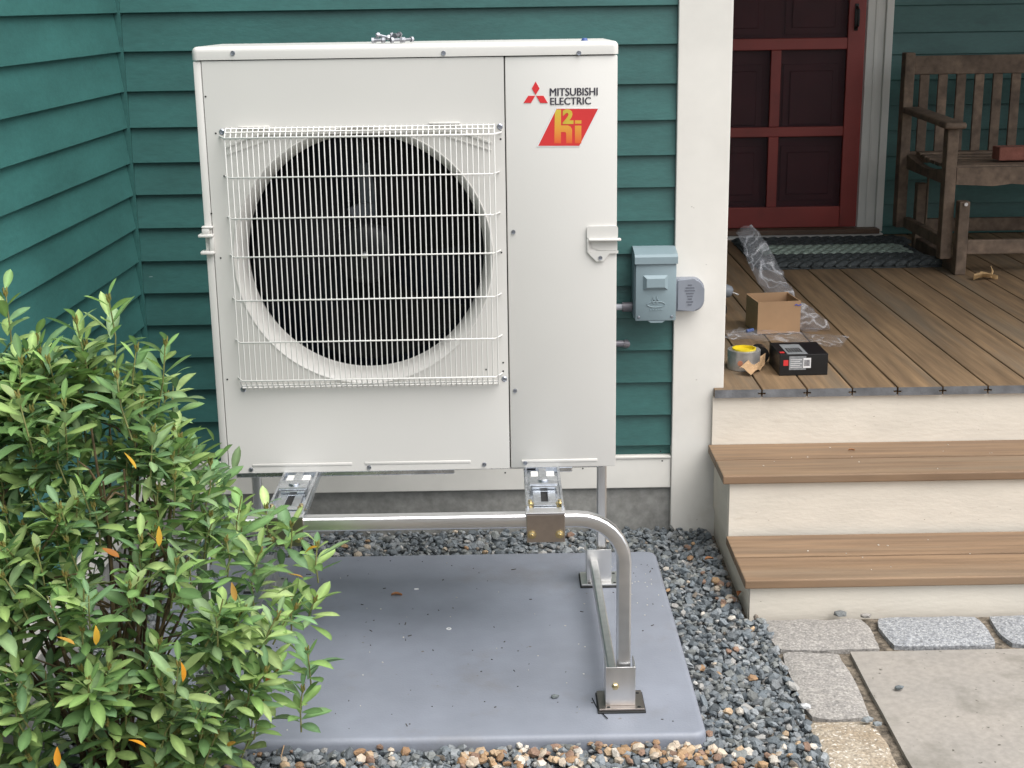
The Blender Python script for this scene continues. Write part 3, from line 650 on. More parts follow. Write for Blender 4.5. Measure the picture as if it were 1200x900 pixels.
# right handle
def poly_round(x0, x1, z0, z1, r, n=5):
    p = []
    for cx, cz, a0 in ((x1-r, z1-r, 0), (x0+r, z1-r, 90), (x0+r, z0+r, 180), (x1-r, z0+r, 270)):
        for k in range(n+1): a = math.radians(a0+90*k/n); p.append((cx+r*math.cos(a), cz+r*math.sin(a)))
    return p
hx0, hx1 = .880, .9506; hz1 = at_y(700, 266, 0).z-HPZ; hz0 = hz1-.074
b = MB(); b.prism([(p_, q_) for p_, q_ in poly_round(hx0, hx1+.001, hz1-.030, hz1, .006)], 'y', -.005, .0004); b.box(hx0+.004, hx1+.008, -.014, .0004, hz1-.034, hz1-.0285, .002)
b.box(hx0, hx0+.005, -.005, .0004, hz0+.014, hz1-.030, .001); b.prism([(hx0, hz0+.016), (hx1+.002, hz0+.016), (hx1+.002, hz0+.010), (hx0+.052, hz0+.010), (hx0+.038, hz0-.008), (hx0+.022, hz0-.008), (hx0+.006, hz0+.008)], 'y', -.005, .0004)
hr = hpb(b, 'carry_handle', IVORY, 40)
b = MB(); b.prism([(hx0+.008, hz1-.0365), (hx1, hz1-.0365), (hx1, hz0+.017), (hx0+.03, hz0+.017), (hx0+.012, hz0+.024)], 'y', -.0014, .0003); b.build('grip_recess', IVORY, hr)
screw(hx0+.031, hz0+.0, .005, y=-.0042)
# left handle
lz1 = at_y(243, 265, 0).z-HPZ; b = MB()
b.box(-.004, .022, -.013, .0004, lz1-.006, lz1, .003); b.box(-.013, .022, -.015, .02, lz1-.026, lz1-.019, .003); b.box(-.004, .014, -.012, .0004, lz1-.02, lz1-.005, .003)
b.box(-.010, .022, -.014, .02, lz1-.066, lz1-.058, .003); b.box(.012, .022, -.010, .0004, lz1-.059, lz1-.025, .002)
hpb(b, 'carry_handle', IVORY, 40)
# lettering and logos, printed on the service panel
def px2(px, py): return pxs(px, py)
def textmesh(body, x, z, h, w, name, m, y=-.0001, off=.0, shear=0):
    cu = bpy.data.curves.new('t', 'FONT'); cu.body = body; cu.offset = off; cu.size = 1; cu.extrude = .01; cu.resolution_u = 3
    o = bpy.data.objects.new('t', cu); COL.objects.link(o); dg = bpy.context.evaluated_depsgraph_get(); dg.update()
    me = bpy.data.meshes.new_from_object(o.evaluated_get(dg)); bpy.data.objects.remove(o)
    co = np.empty(len(me.vertices)*3); me.vertices.foreach_get('co', co); co = co.reshape(-1, 3); mn, mx = co.min(0), co.max(0)
    u = (co[:, 0]-mn[0])/(mx[0]-mn[0]); v = (co[:, 1]-mn[1])/(mx[1]-mn[1])
    out = np.stack([x+u*w+shear*v*h, y-(co[:, 2]-mn[2])/(mx[2]-mn[2]+1e-9)*.0004, z+v*h], 1)
    me.vertices.foreach_set('co', out.ravel()); me.update()
    return link(name, me, m, hp)
xa, za = px2(644, 113.5); xb, zb = px2(700, 103.5); 
for dx_ in (-.0005, 0, .0006): textmesh('MITSUBISHI', xa+dx_, za, zb-za, xb-xa, 'brand_lettering', INK, y=-.0001-dx_*.1)
xa, za = px2(644.5, 122.5); xb, zb = px2(692, 114.2); 
for dx_ in (-.0005, 0, .0006): textmesh('ELECTRIC', xa+dx_, zb-.0170, .0160, xb-xa, 'brand_lettering', INK, y=-.0001-dx_*.1)
def pprism(pts, y0, y1, name, m): b = MB(); b.prism([px2(*p) for p in pts], 'y', y0, y1); return hpb(b, name, m)
pprism([(627.2, 96.5), (631.8, 104.6), (627.2, 112.2), (622.6, 104.6)], -.0005, .0006, 'diamond_emblem', REDW)
pprism([(618.5, 113.2), (626.6, 113.2), (621.8, 121.6), (613, 121.6)], -.0005, .0006, 'diamond_emblem', REDW)
pprism([(628, 113.2), (636.4, 113.2), (641.5, 121.6), (632.6, 121.6)], -.0005, .0006, 'diamond_emblem', REDW)
pprism([(651, 127.6), (702.2, 127.6), (679, 173), (628.4, 173)], -.00035, .0006, 'badge_border', WHITE)
pprism([(651.8, 128.5), (700.6, 128.5), (678.5, 172), (630.2, 172)], -.0006, .0006, 'badge', REDP)
GR = bpy.data.materials.new('gold_to_orange_print'); GR.use_nodes = True
_n = GR.node_tree.nodes; _l = GR.node_tree.links; _t = _n.new('ShaderNodeTexCoord'); _s = _n.new('ShaderNodeSeparateXYZ'); _r = _n.new('ShaderNodeValToRGB')
_l.new(_t.outputs['Generated'], _s.inputs[0]); _l.new(_s.outputs['Z'], _r.inputs[0]); _l.new(_r.outputs[0], _n['Principled BSDF'].inputs['Base Color']); _n['Principled BSDF'].inputs['Roughness'].default_value = .45
_r.color_ramp.elements[0].color = (.72, .10, .03, 1); _r.color_ramp.elements[0].position = 0; _r.color_ramp.elements[1].color = (.62, .50, .05, 1)
_e = _r.color_ramp.elements.new(.45); _e.color = (.72, .32, .04, 1)
b = MB(); T = lambda u, v: px2(590+u/7.5, 80+v/7.5)
b.prism([T(*p) for p in ((448, 400), (462, 370), (502, 370), (502, 520), (502, 668), (443, 668))], 'y', -.0008, .0004)
b.prism([T(*p) for p in ((502.2, 510), (560, 510), (585, 520), (600, 545), (600, 668), (548, 668), (548, 580), (540, 568), (502.2, 568))], 'y', -.0008, .0004)
b.prism([T(*p) for p in ((625, 512), (682, 512), (682, 668), (625, 668))], 'y', -.0008, .0004)
b.prism([T(*p) for p in ((625, 466), (682, 466), (682, 495), (625, 495))], 'y', -.0008, .0004)
hpb(b, 'badge_lettering', GR)
xa, za = T(517, 499); xb, zb = T(612, 366); textmesh('2', xa, za, zb-za, xb-xa, 'badge_numeral', mat('gold_print', (.62, .47, .05), .45), y=-.0006, off=.05)
# blue cap on top
# ------------------------------------------------------------------ things on top of the unit
ZT = HPZ+1.004
def bolt_obj(p, rz, L, r, tilt, group=None):
    t = thing('hex_bolt', 'loose galvanised hex bolt in the small heap on top of the heat pump', 'bolt', p, 'loose bolts heaped on the heat pump')
    d = Vector((math.cos(rz)*math.cos(tilt), math.sin(rz)*math.cos(tilt), math.sin(tilt))); p = Vector(p)
    MB().tube([p, p+d*L], r, 8).build('shank', BOLTM, t, 40); MB().tube([p-d*r*1.6, p], r*2, 6).build('head', BOLTM, t)
    MB().tube([p+d*L*.7, p+d*(L*.7+r*1.6)], r*1.9, 6).build('nut', BOLTM, t)
for k, (dx, dy, rz, tl, zz) in enumerate(((0, 0, .1, .02, 0), (.018, .018, 2.6, .0, 0), (.045, -.002, .5, .02, 0), (.03, .01, 3.4, .25, .006), (.062, .008, 2.9, .05, 0), (.07, .02, .7, .02, 0), (.02, .03, .2, .3, .004), (.05, .015, 1.2, .1, .009))):
    bolt_obj((.405+dx*.95, .035+dy, ZT+.0062+zz), rz, .026, .0034, tl)
o = MB().lathe([(.0001, .006), (.005, .0055), (.008, 0)], (.878, .04, ZT-.001), 'z', 14).build('blue_plug', BLUET, None, 40, label='tiny blue plug on top of the heat pump near its right corner', category='plug')

# ------------------------------------------------------------------ electrical
dbx = thing('disconnect_box', 'grey metal electrical disconnect box with hinged lid on the siding beside the post', 'electrical box', (1.13, .93, .72))
X0, X1, Zb, Zt = 1.074, 1.190, .716, .905
MB().box(X0-.004, X1+.002, .845, YW-.016, Zb+.004, Zt+.006, .004).build('enclosure', GREYBOX, dbx, 40)
lid = MB().box(X0, X1+.004, .832, .8445, Zb, Zt-.018, .003).build('lid', GREYBOX, dbx, 40)
b = MB(); b.prism([(.826, Zt-.018), (.826, Zt+.002), (.834, Zt+.009), (.90, Zt+.021), (.917, Zt+.021), (.917, Zt+.0065), (.8445, Zt+.0065), (.8445, Zt-.0175)], 'x', X0-.003, X1+.007); b.build('hood', GREYBOX, dbx)
b = MB(); u0_, u1_, v0_, v1_ = X0+.022, X0+.095, Zb+.093, Zb+.137
vs = [b.bm.verts.new(p) for p in ((u0_, .8318, v0_), (u1_, .8318, v0_), (u1_, .8318, v1_), (u0_, .8318, v1_), (u0_+.010, .822, v0_+.009), (u1_-.010, .822, v0_+.009), (u1_-.010, .822, v1_-.009), (u0_+.010, .822, v1_-.009))]
for f in ((4, 5, 6, 7), (0, 1, 5, 4), (1, 2, 6, 5), (2, 3, 7, 6), (3, 0, 4, 7)): b.bm.faces.new([vs[i] for i in f])
b.build('raised_boss', GREYBOX, lid)
cx_, cz_ = X0+.061, Zb+.050; b = MB()
b.tube([(cx_+.026*math.cos(a)*(1 if True else 1), .8305, cz_+.0085*math.sin(a)) for a in [2*math.pi*k/24 for k in range(25)]], .0012, 5)
b.box(cx_-.009, cx_-.005, .830, .8325, cz_+.002, cz_+.022); b.box(cx_+.001, cx_+.005, .830, .8325, cz_+.002, cz_+.022); b.box(cx_-.013, cx_+.010, .830, .8325, cz_+.011, cz_+.014)
for k in range(5): b.box(cx_-.018+k*.008, cx_-.013+k*.008, .8305, .8325, cz_-.018, cz_-.0145)
b.build('embossed_emblem', GREYBOX, lid)
for sx, sz in ((X0+.010, Zb+.012), (X1-.008, Zb+.012)):
    h = MB(); h.lathe([(.0001, -.003), (.003, -.0026), (.0042, -.001), (.0042, 0)], (sx, .8318, sz), 'y', 10); h.build('screw', SCREW, lid)
b = MB(); b.prism([(X0+.038, Zb-.0003), (X0+.088, Zb-.0003), (X0+.080, Zb-.006), (X0+.046, Zb-.006)], 'y', .833, .846); b.build('latch_tab', GREYBOX, dbx)
oc = thing('outlet_cover', 'rounded grey plastic outlet cover fixed on the cream post beside the electrical box', 'outlet cover', (1.24, .905, .73))
b = MB(); pr_ = []
xx0, xx1, zz0, zz1, rr = 1.199, 1.282, .735, .833, .03
for cx, cz, a0 in ((xx1-rr, zz1-rr, 0), (xx1-rr, zz0+rr, 270)):
    pass
pts = [(xx0, zz1)]+[(xx1-rr+rr*math.sin(math.radians(a)), zz1-rr+rr*math.cos(math.radians(a))) for a in range(0, 91, 15)]+[(xx1-rr+rr*math.cos(math.radians(a)), zz0+rr-rr*math.sin(math.radians(a))) for a in range(0, 91, 15)]+[(xx0, zz0)]
b.prism(pts, 'y', .868, .9045); ee = [e for e in b.bm.edges if all(abs(v.co.y-.868) < 1e-4 for v in e.verts)]; bmesh.ops.bevel(b.bm, geom=ee, offset=.005, segments=3, affect='EDGES')
cov = b.build('cover_shell', GREYCOV, oc, 50)
b = MB()
for k, w in enumerate((.012, .026, .030, .022, .016, .012, .020, .012)): b.box(1.239-w/2, 1.239+w/2, .8670, .8684, .815-k*.0085-.0016, .815-k*.0085+.0016)
b.build('raised_markings', mat('cover_marking', (.13, .14, .17), .5), cov)
MB().box(1.1925, 1.1985, .875, .904, .742, .836, .001).build('gap_shade_strip', IRON, oc)  # black strip stands in for the shaded gap left of the cover
cn = thing('conduit', 'pale grey conduit and fitting between the heat pump and the electrical box', 'conduit', (1.05, .88, .75))
MB().tube([(.90, .885, .748), (1.042, .885, .748)], .0095, 14).build('pipe', PVC, cn, 40)
MB().tube([(1.040, .885, .748), (1.0695, .885, .748)], .0145, 14).build('fitting', PVC2, cn, 40)
st = thing('wall_sleeve', 'small dark pipe sleeve on the teal siding just right of the heat pump', 'sleeve', (1.04, .92, .63))
MB().tube([(.93, .90, .634), (1.046, .90, .632)], .010, 12).build('pipe', PVC2, st, 40); MB().tube([(1.046, .90, .632), (1.055, .90, .630), (1.056, .93, .628)], .0115, 12).build('elbow', PVC2, st, 40)

# ------------------------------------------------------------------ bench (glider)
bench = thing('porch_bench', 'weathered brown slatted wooden glider bench on the porch against the teal wall', 'bench', (3.2, 3.0, ZD))
BXL = 2.575; BXR = BXL+1.32; YBk, YFr = 3.30, 2.70
def bx(name, *a, bev=.004, M=None, parent=None): return MB().box(*a, bev, 2, M).build(name, WOOD, parent or bench)
zt = 1.375
for x in (BXL-.05, BXR): bx('back_post', x, x+.045, YBk-.012, YBk+.055, ZD+.10, zt+.008)
bx('top_rail', BXL-.0045, BXR-.001, YBk, YBk+.032, 1.285, 1.368)
bx('lower_back_rail', BXL-.0045, BXR-.001, YBk+.001, YBk+.030, .885, .937)
sl = None
for k in range(15):
    x = 2.603+k*.0838
    if x+.04 > BXR: break
    if sl is None: sl = bx('back_slat', x, x+.042, YBk+.008, YBk+.024, .9375, 1.2845, bev=.002)
    else: dup(sl, bench, (.0838*k, 0, 0))
for s, x in enumerate((BXL-.035, BXR-.01)):
    # front leg / arm post, arm rest, side rails
    bx('front_leg', x+.005 if s == 0 else x-.04, x+.052 if s == 0 else x+.007, YFr-.03, YFr+.03, ZD+.06, 1.0955)
    b = MB(); b.box(x-.02 if s == 0 else x-.05, x+.07 if s == 0 else x+.03, YFr-.07, YBk-.013, 1.097, 1.124, .010, 3)
    for v in b.bm.verts: v.co.z += .02*((v.co.y-YFr)/.6)**2
    b.build('arm_rest', WOOD, bench, 50)
    # curved side seat rail
    b = MB(); pts = [(YFr+.031, .86), (YBk-.013, .86)]+[(YBk-.013-(k/8)*(YBk-YFr-.045), .925-.028*math.sin(math.pi*k/8)) for k in range(9)]
    b.prism(pts, 'x', x+.018 if s == 0 else x-.035, x+.048 if s == 0 else x-.005); b.build('side_seat_rail', WOOD, bench)
    bx('lower_side_rail', x+.018 if s == 0 else x-.032, x+.048 if s == 0 else x-.002, YFr+.031, YBk-.013, ZD+.10, ZD+.15)
    bx('hanger_strap', x+.050, x+.056, 3.05, 3.07, ZD+.13, .86, bev=.001)
b = MB(); n3 = 16; xs0, xs1 = BXL+.018, BXR-.051
b.prism([(xs0, .935), (xs1, .935)]+[(xs1-(xs1-xs0)*k/n3, .855+.010*math.sin(k*1.1)**2) for k in range(n3+1)], 'y', YFr-.030, YFr-.004); b.build('front_apron', WOOD, bench)
for k in range(8):
    y = YFr-.002+k*.0735
    bx('seat_slat', BXL+.0185, BXR-.052, y, y+.062, .928-.016*math.sin(math.pi*(k+.5)/8), .944-.016*math.sin(math.pi*(k+.5)/8), bev=.003)
# glider base
for s, x in enumerate((BXL+.021, BXR-.09)):
    bx('base_post', x, x+.045, 2.615, 2.665, ZD+.001, .80, parent=bench)
    bx('base_post', x, x+.045, 3.22, 3.27, ZD+.001, .80, parent=bench)
    bx('base_runner', x+.005, x+.04, 2.666, 3.219, ZD+.001, ZD+.06)
bx('base_stretcher', BXL+.067, BXR-.091, 2.625, 2.655, .575, .635)
bx('base_stretcher', BXL+.067, BXR-.091, 3.23, 3.26, .575, .635)
MB().tube([(BXL+.044, 2.614, .79), (BXL+.044, 2.602, .79)], .008, 8).build('pivot_bolt', ALU, bench, 40)
# brick on the bench
pb0 = at_y(1167, 192, 2.86); b = MB(); b.box(2.832, 3.03, 2.86, 2.955, .939, .996, .005, 2); b.bm.normal_update()
for v in b.bm.verts: v.co += noise.noise_vector(v.co*60)*.0015
o = b.build('brick', BRICK, None, label='red brick lying on the seat of the wooden bench', category='brick')

# ------------------------------------------------------------------ door mat
dm = thing('door_mat', 'charcoal and mint braided rope door mat in front of the red door', 'mat', (2.2, 3.2, ZD))
MX0, MX1, MY0, MY1 = 1.80, 2.60, 2.80, 3.50
b = MB(); b.box(MX0, MX1, MY0, MY1, ZD+.0005, ZD+.007, .002); b.build('backing', ROPE_D, dm)
nr = 9; rw = (MY1-MY0)/nr
for k in range(nr):
    y = MY0+rw*(k+.5); m = ROPE_M if k in (3, 4, 5) else ROPE_D; b = MB(); nb = 15
    if 2 <= k <= 6: xa_, xb_ = MX0+.08, MX1-.08
    else: xa_, xb_ = MX0+.01, MX1-.01
    for j in range(nb):
        for s in (0, 1):
            x = xa_+(xb_-xa_)*(j+.5+.5*s)/nb; a = math.radians(32 if s else -32)
            if x > xb_: continue
            L = (xb_-xa_)/nb*.95; yy = y+(-1 if s else 1)*rw*.2
            p0 = Vector((x-L*math.cos(a), yy-L*math.sin(a), ZD+.012)); p1 = Vector((x+L*math.cos(a), yy+L*math.sin(a), ZD+.012)); pm = (p0+p1)/2+Vector((0, 0, .005))
            b.tube([p0, (p0+pm)/2+Vector((0, 0, .002)), pm, (p1+pm)/2+Vector((0, 0, .002)), p1], [.006, .014, .0185, .014, .006], 6)
    b.build('rope_braid', m, dm, 60)
for x in (MX0+.04, MX1-.04):
    b = MB()
    for j in range(14):
        y = MY0+.03+(MY1-MY0-.06)*j/13; b.tube([(x-.03, y-.012, ZD+.011), (x, y, ZD+.018), (x+.03, y+.012, ZD+.011)], [.006, .013, .006], 6)
    b.build('rope_braid', ROPE_D, dm, 60)

# ------------------------------------------------------------------ items on the porch
# cardboard box
cb = thing('cardboard_box', 'small open brown cardboard box with a blue mark standing on the deck', 'box', (1.64, 1.66, ZD), rot=(0, 0, math.radians(6)))
x0, x1, y0, y1, z0, z1 = 1.568, 1.722, 1.590, 1.74, ZD+.004, ZD+.118; t = .004
MB().box(x0, x1, y0, y0+t, z0, z1).build('side_panel', CARD, cb); MB().box(x0, x1, y1-t, y1, z0, z1+.002).build('side_panel', CARD, cb)
MB().box(x0, x0+t, y0+t, y1-t, z0, z1-.001).build('side_panel', CARD, cb); MB().box(x1-t, x1, y0+t, y1-t, z0, z1-.001).build('side_panel', CARD, cb)
MB().box(x0+t, x1-t, y0+t, y1-t, z0, z0+t).build('bottom_panel', CARD, cb)
b = MB(); b.tube([(1.700, y0-.0004, z1-.016), (1.706, y0-.0004, z1-.012), (1.713, y0-.0004, z1-.017), (1.722, y0-.0004, z1-.013)], .0022, 5); b.build('blue_mark', BLUEP, cb)
# black carton
bb = thing('black_carton', 'small black carton with grey and white labels on the deck edge', 'box', (1.62, 1.08, ZD), rot=(0, 0, math.radians(1)))
x0, x1, y0, y1, z0, z1 = 1.545, 1.697, 1.030, 1.190, ZD+.001, ZD+.069
ct = MB().box(x0, x1, y0, y1, z0, z1, .0012).build('carton_body', BLKBOX, bb)
MB().box(x0+.030, x0+.083, y0-.0006, y0-.0001, z0+.018, z0+.062).build('grey_label', GREYP, bb)
MB().box(x0+.025, x0+.088, y0+.004, y1-.03, z1+.0001, z1+.0006).build('top_label', GREYP, bb)
lb = MB().box(x0+.074, x0+.098, y0-.0014, y0-.0008, z0+.024, z0+.056).build('barcode_label', WHITE, bb)
b = MB(); rb = random.Random(3); xx = x0+.0765
while xx < x0+.0945:
    w = rb.uniform(.0005, .0014); b.box(xx, xx+w, y0-.0018, y0-.0015, z0+.030, z0+.050); xx += w+rb.uniform(.0006, .0013)
b.build('bars', INK, lb)
MB().box(x0+.012, x0+.027, y0-.0006, y0-.0001, z0+.032, z0+.050).build('red_patch', REDP, bb); MB().box(x0+.005, x0+.020, y0+.02, y0+.035, z1+.0001, z1+.0006).build('red_patch', REDP, bb)
b = MB()
for k in range(5): b.box(x0+.034, x0+.070-.006*(k % 2), y0-.0010, y0-.0007, z0+.026+k*.006, z0+.0275+k*.006)
b.build('print_lines', WHITE, bb)
b = MB()
for k in range(6): b.box(x0+.032+k*.008, x0+.037+k*.008, y0+.025, y0+.08, z1+.0007, z1+.001)
b.build('print_lines', BLKBOX, bb)
# tape rolls
tp = thing('tape_roll', 'wide silver tape roll with yellow core lying beside the black carton', 'tape', (1.45, 1.13, ZD))
c = (1.452, 1.135, ZD+.001); r = .052
MB().lathe([(r-.014, .062), (r-.001, .062), (r, .061), (r, .001), (r-.001, 0), (r-.014, 0), (r-.014, .062)], c, 'z', 40).build('tape_body', SILV, tp, 35)
MB().lathe([(r-.018, .066), (r-.0145, .066), (r-.0145, .02), (r-.018, .02), (r-.018, .066)], c, 'z', 40).build('core', YEL, tp, 35)
MB().lathe([(.0001, .055), (r-.0185, .057)], c, 'z', 30).build('yellow_disc', YEL, tp, 35)
MB().lathe([(.0085, -.001), (.0085, -.004), (.0001, -.004)], (1.452-.020, 1.135-r+.004, ZD+.028), 'y', 16).build('copper_patch', mat('copper_print', (.4, .16, .09), .5), tp)
b = MB(); b.tube([(1.512, 1.17, ZD+.032), (1.512, 1.215, ZD+.032)], .028, 24); o = b.build('tape_roll', BLKBOX, None, 40, label='small black tape roll standing between the silver roll and the carton', category='tape')
# kraft paper scrap
def crumple(nx, ny, f, name, m, label=None, cat=None, parent=None, th=.0006, sm=None):
    b = MB(); G = [[b.bm.verts.new(f(i/(nx-1), j/(ny-1))) for j in range(ny)] for i in range(nx)]
    for i in range(nx-1):
        for j in range(ny-1): b.bm.faces.new((G[i][j], G[i+1][j], G[i+1][j+1], G[i][j+1]))
    bmesh.ops.recalc_face_normals(b.bm, faces=b.bm.faces); bmesh.ops.solidify(b.bm, geom=b.bm.faces[:], thickness=th)
    o = b.build(name, m, parent, sm)
    if label: o['label'] = label; o['category'] = cat
    return o
pA, pB, pC, pD = at_z(866, 433, ZD+.02), at_z(897, 418, ZD+.03), at_z(896, 432, ZD), at_z(880, 442, ZD)
def kraft(u, v):
    p = (pA*(1-u)+pB*u)*(1-v)+(pD*(1-u)+pC*u)*v
    return p+Vector((0, 0, .010*abs(math.sin(u*5+v*3))+.006*noise.noise(p*70)+.003))
crumple(7, 6, kraft, 'paper_scrap', PAPER, 'torn curled piece of brown kraft paper beside the tape roll', 'paper')
# clear plastic sheet lying flat, and clear bag leaning upward
s00, s10, s11, s01 = at_z(848, 397, ZD+.065), at_z(985, 408, ZD+.04), at_z(998, 399, ZD+.02), at_z(870, 388, ZD+.05)
def sheet(u, v):
    p = (s00*(1-u)+s10*u)*(1-v)+(s01*(1-u)+s11*u)*v; p = p+Vector((0, v*.04, 0))
    z = ZD+.071+.004*math.sin(9*u+2)*v if (1.53 < p.x < 1.71 and p.y < 1.18) else p.z
    return Vector((p.x, p.y, max(z, ZD+.004)+.010*noise.noise(p*22)+.005))
crumple(26, 10, sheet, 'plastic_sheet', CLEAR, 'crinkled clear plastic sheet draped over the black carton', 'plastic sheet', th=.0004, sm=70)
q = [(872, 268, 2.02), (884, 290, 1.96), (902, 325, 1.88), (922, 358, 1.80), (938, 375, 1.72), (958, 398, 1.62)]
wd = [.030, .042, .048, .040, .055, .065]
cen = [at_y(*a) for a in q]
def bag(u, v):
    t = u*(len(cen)-1); i = min(int(t), len(cen)-2); f = t-i; c_ = cen[i]*(1-f)+cen[i+1]*f; w = wd[i]*(1-f)+wd[i+1]*f
    a = v*2*math.pi; tt = (cen[i+1]-cen[i]).normalized(); s1 = Vector((0, 1, 0)).cross(tt).normalized(); s2 = tt.cross(s1)
    k = w*(1+.25*noise.noise(Vector((u*9, v*3, 1))))
    p = c_+s1*math.cos(a)*k+s2*math.sin(a)*k*.42+noise.noise_vector(Vector((u*14, math.cos(a)*2, math.sin(a)*2)))*.010
    p.z = max(p.z, ZD+.004); return p
crumple(26, 19, bag, 'plastic_bag', CLEAR, 'long clear plastic bag rising behind the cardboard box', 'plastic bag', th=.0004, sm=50)
# small blister bag
pz = at_z(868, 392, ZD+.02)
def blis(u, v): p = pz+Vector((-.05+u*.12, -.02+v*.08, .012*math.sin(3*u)*math.sin(3*v))); return p+noise.noise_vector(p*50)*.006
crumple(9, 8, blis, 'parts_bag', CLEAR, 'small clear parts bag with blue bits beside the cardboard box', 'plastic bag', th=.0004, sm=50)
b = MB(); b.tube([pz+Vector((.02, 0, .012)), pz+Vector((.045, .01, .014))], .006, 8); o = b.build('plastic_plug', BLUET, None, 40, label='tiny blue plug inside the clear parts bag', category='plug')
# drill
dr = thing('power_drill', 'dark grey power drill lying behind the cream post with its chuck showing', 'drill', (1.42, 1.95, ZD))
dc = at_y(851, 341, 1.95)
MB().tube([dc+Vector((-.10, .02, 0)), dc+Vector((-.02, .004, 0))], .030, 16).build('motor_housing', DARKG, dr, 40)
MB().tube([dc+Vector((-.02, .004, 0)), dc+Vector((0, 0, 0)), dc+Vector((.017, -.004, -.002)), dc+Vector((.024, -.006, -.004))], [.024, .026, .020, .010], 16).build('chuck', DARKG, dr, 40)
MB().tube([dc+Vector((.022, -.006, -.004)), dc+Vector((.045, -.010, -.014))], .003, 8).build('drill_bit', ALU, dr, 40)
MB().tube([dc+Vector((-.045, .01, -.02)), dc+Vector((-.035, .01, -.075)), (dc.x-.045, dc.y+.01, ZD+.03)], [.016, .015, .017], 12).build('handle', DARKP, dr, 40)
b = MB(); b.box(dc.x-.09, dc.x-.0, dc.y-.03, dc.y+.05, ZD+.001, ZD+.035, .006); b.build('battery', DARKP, dr)
# dry leaves
def dleaf(p, L, w, rz, m, label, curl=.3, lobes=0):
    def f(u, v):
        x = (u-.5)*L; wd_ = w*math.sin(math.pi*min(1, u*1.02+.0))**.7*(1+lobes*.5*math.sin(u*17)); y = (v-.5)*wd_
        z = curl*L*abs(v-.5)**1.5*1.3+.08*L*math.sin(u*4)
        return Vector(p)+Vector((x*math.cos(rz)-y*math.sin(rz), x*math.sin(rz)+y*math.cos(rz), z+.001))
    return crumple(11, 5, f, 'dry_leaf', m, label, 'leaf', th=.0005, sm=60)
lp = at_z(1155, 328, ZD); dleaf(lp+Vector((0, 0, .002)), .115, .045, .25, DRYLEAF, 'curled pale tan dry leaf on the deck in front of the bench', .35, .8)
o = MB().tube([lp+Vector((.02, .0, .01)), lp+Vector((.03, .01, .035)), lp+Vector((.024, .02, .055))], [.006, .004, .001], 6).build('dry_leaf', DRYLEAF, None, 40, label='upright curled tip of leaf litter standing on the deck before the bench', category='leaf')
dleaf(at_z(465, 698, ZPAD), .03, .012, .1, BROWNLEAF, 'small reddish brown dry leaf on the grey pad under the heat pump', .4)
dleaf(at_z(866, 697, .045), .035, .014, 1.2, mat('orange_leaf', (.45, .19, .08), .7), 'orange brown dry leaf on the gravel near the steps', .4)
dleaf(at_z(831, 656, .045), .03, .015, .4, BROWNLEAF, 'rusty brown leaf on the gravel below the cream post', .4)
dleaf(at_z(998, 528, Z2), .02, .006, .1, BROWNLEAF, 'tiny dark leaf scrap on the upper porch step', .4)
chip(650, 818, ZPAD, .009, (.15, .17, .17), 'grey stone chip lying on the front of the grey pad')
# washer and debris on the pad
p = at_z(526, 737, ZPAD+.0005); MB().lathe([(.0032, .001), (.0068, .001), (.0068, 0), (.0032, 0), (.0032, .001)], p, 'z', 18).build('washer', WHITE, None, 40, label='small pale washer lying in the middle of the grey pad', category='washer')
p = at_z(488, 690, ZPAD+.003); MB().box(p.x-.006, p.x+.006, p.y-.0025, p.y+.0025, ZPAD+.0003, ZPAD+.004, .001).build('plastic_anchor', WHITE, None, label='small white plastic piece on the rear of the grey pad', category='plastic piece')
b = MB(); rd = random.Random(11)
for k in range(95):
    x, y = rd.uniform(-.15, 1.1), rd.uniform(-.38, .62); s = rd.uniform(.0006, .0020); a = rd.random()*3.14; L = s*rd.choice((1, 1, 1.3, 2, 3.5))
    M = Matrix.Translation((x, y, ZPAD+.0008))@Matrix.Rotation(a, 4, 'Z'); b.box(-L, L, -s*.5, s*.5, -.0007, .0009, 0, 1, M)
deb = b.build('debris', mat('dark_debris', (.07, .055, .045), .8, col2=(.03, .03, .03), scale=3), None, kind='stuff', label='dark specks and shavings scattered over the grey pad', category='debris')
b = MB()
for k in range(70):
    x, y = rd.uniform(-.1, 1.1), rd.uniform(-.38, .62); s = rd.uniform(.0007, .002); a = rd.random()*3.14
    if rd.random() < .3: x, y = rd.gauss(1.03, .04), rd.gauss(.45, .08)
    b.box(-s, s, -s*.6, s*.6, -.0007, .0008, 0, 1, Matrix.Translation((x, y, ZPAD+.0008))@Matrix.Rotation(a, 4, 'Z'))
for k in range(26):
    x, y = rd.uniform(1.36, 2.3), rd.uniform(.62, .85); s = rd.uniform(.001, .0028); zz = Z2
    if k % 2: y = rd.uniform(.28, .55); zz = Z1
    b.box(-s, s, -s*.6, s*.6, -.0006, .0007, 0, 1, Matrix.Translation((x, y, zz+.0008))@Matrix.Rotation(rd.random()*3, 4, 'Z'))
b.build('debris', mat('pale_debris', (.6, .57, .52), .8), None, kind='stuff', label='tiny pale crumbs scattered on the grey pad and the step treads', category='debris')
b = MB()
for px, py in ((774, 529), (776, 540), (592, 554), (683, 549)):
    p = at_y(px, py, YW-.0212); b.lathe([(.0026, -.0004), (.0001, -.0002)], p, 'y', 8)
b.build('nail_holes', HOLE, house)
MB().tube([at_z(328, 893, .03), at_z(331, 880, .045), at_z(335, 866, .055)], .0012, 5).build('grass_stem', PAPER, None, label='single dry straw stalk leaning on the front edge of the grey pad', category='straw')
MB().tube([at_z(694, 818, ZPAD+.002), at_z(700, 830, ZPAD+.001), at_z(712, 842, ZPAD+.003)], .0012, 5).build('wire_scrap', DARKP, None, label='thin dark wire offcut beside the front foot of the stand', category='wire')

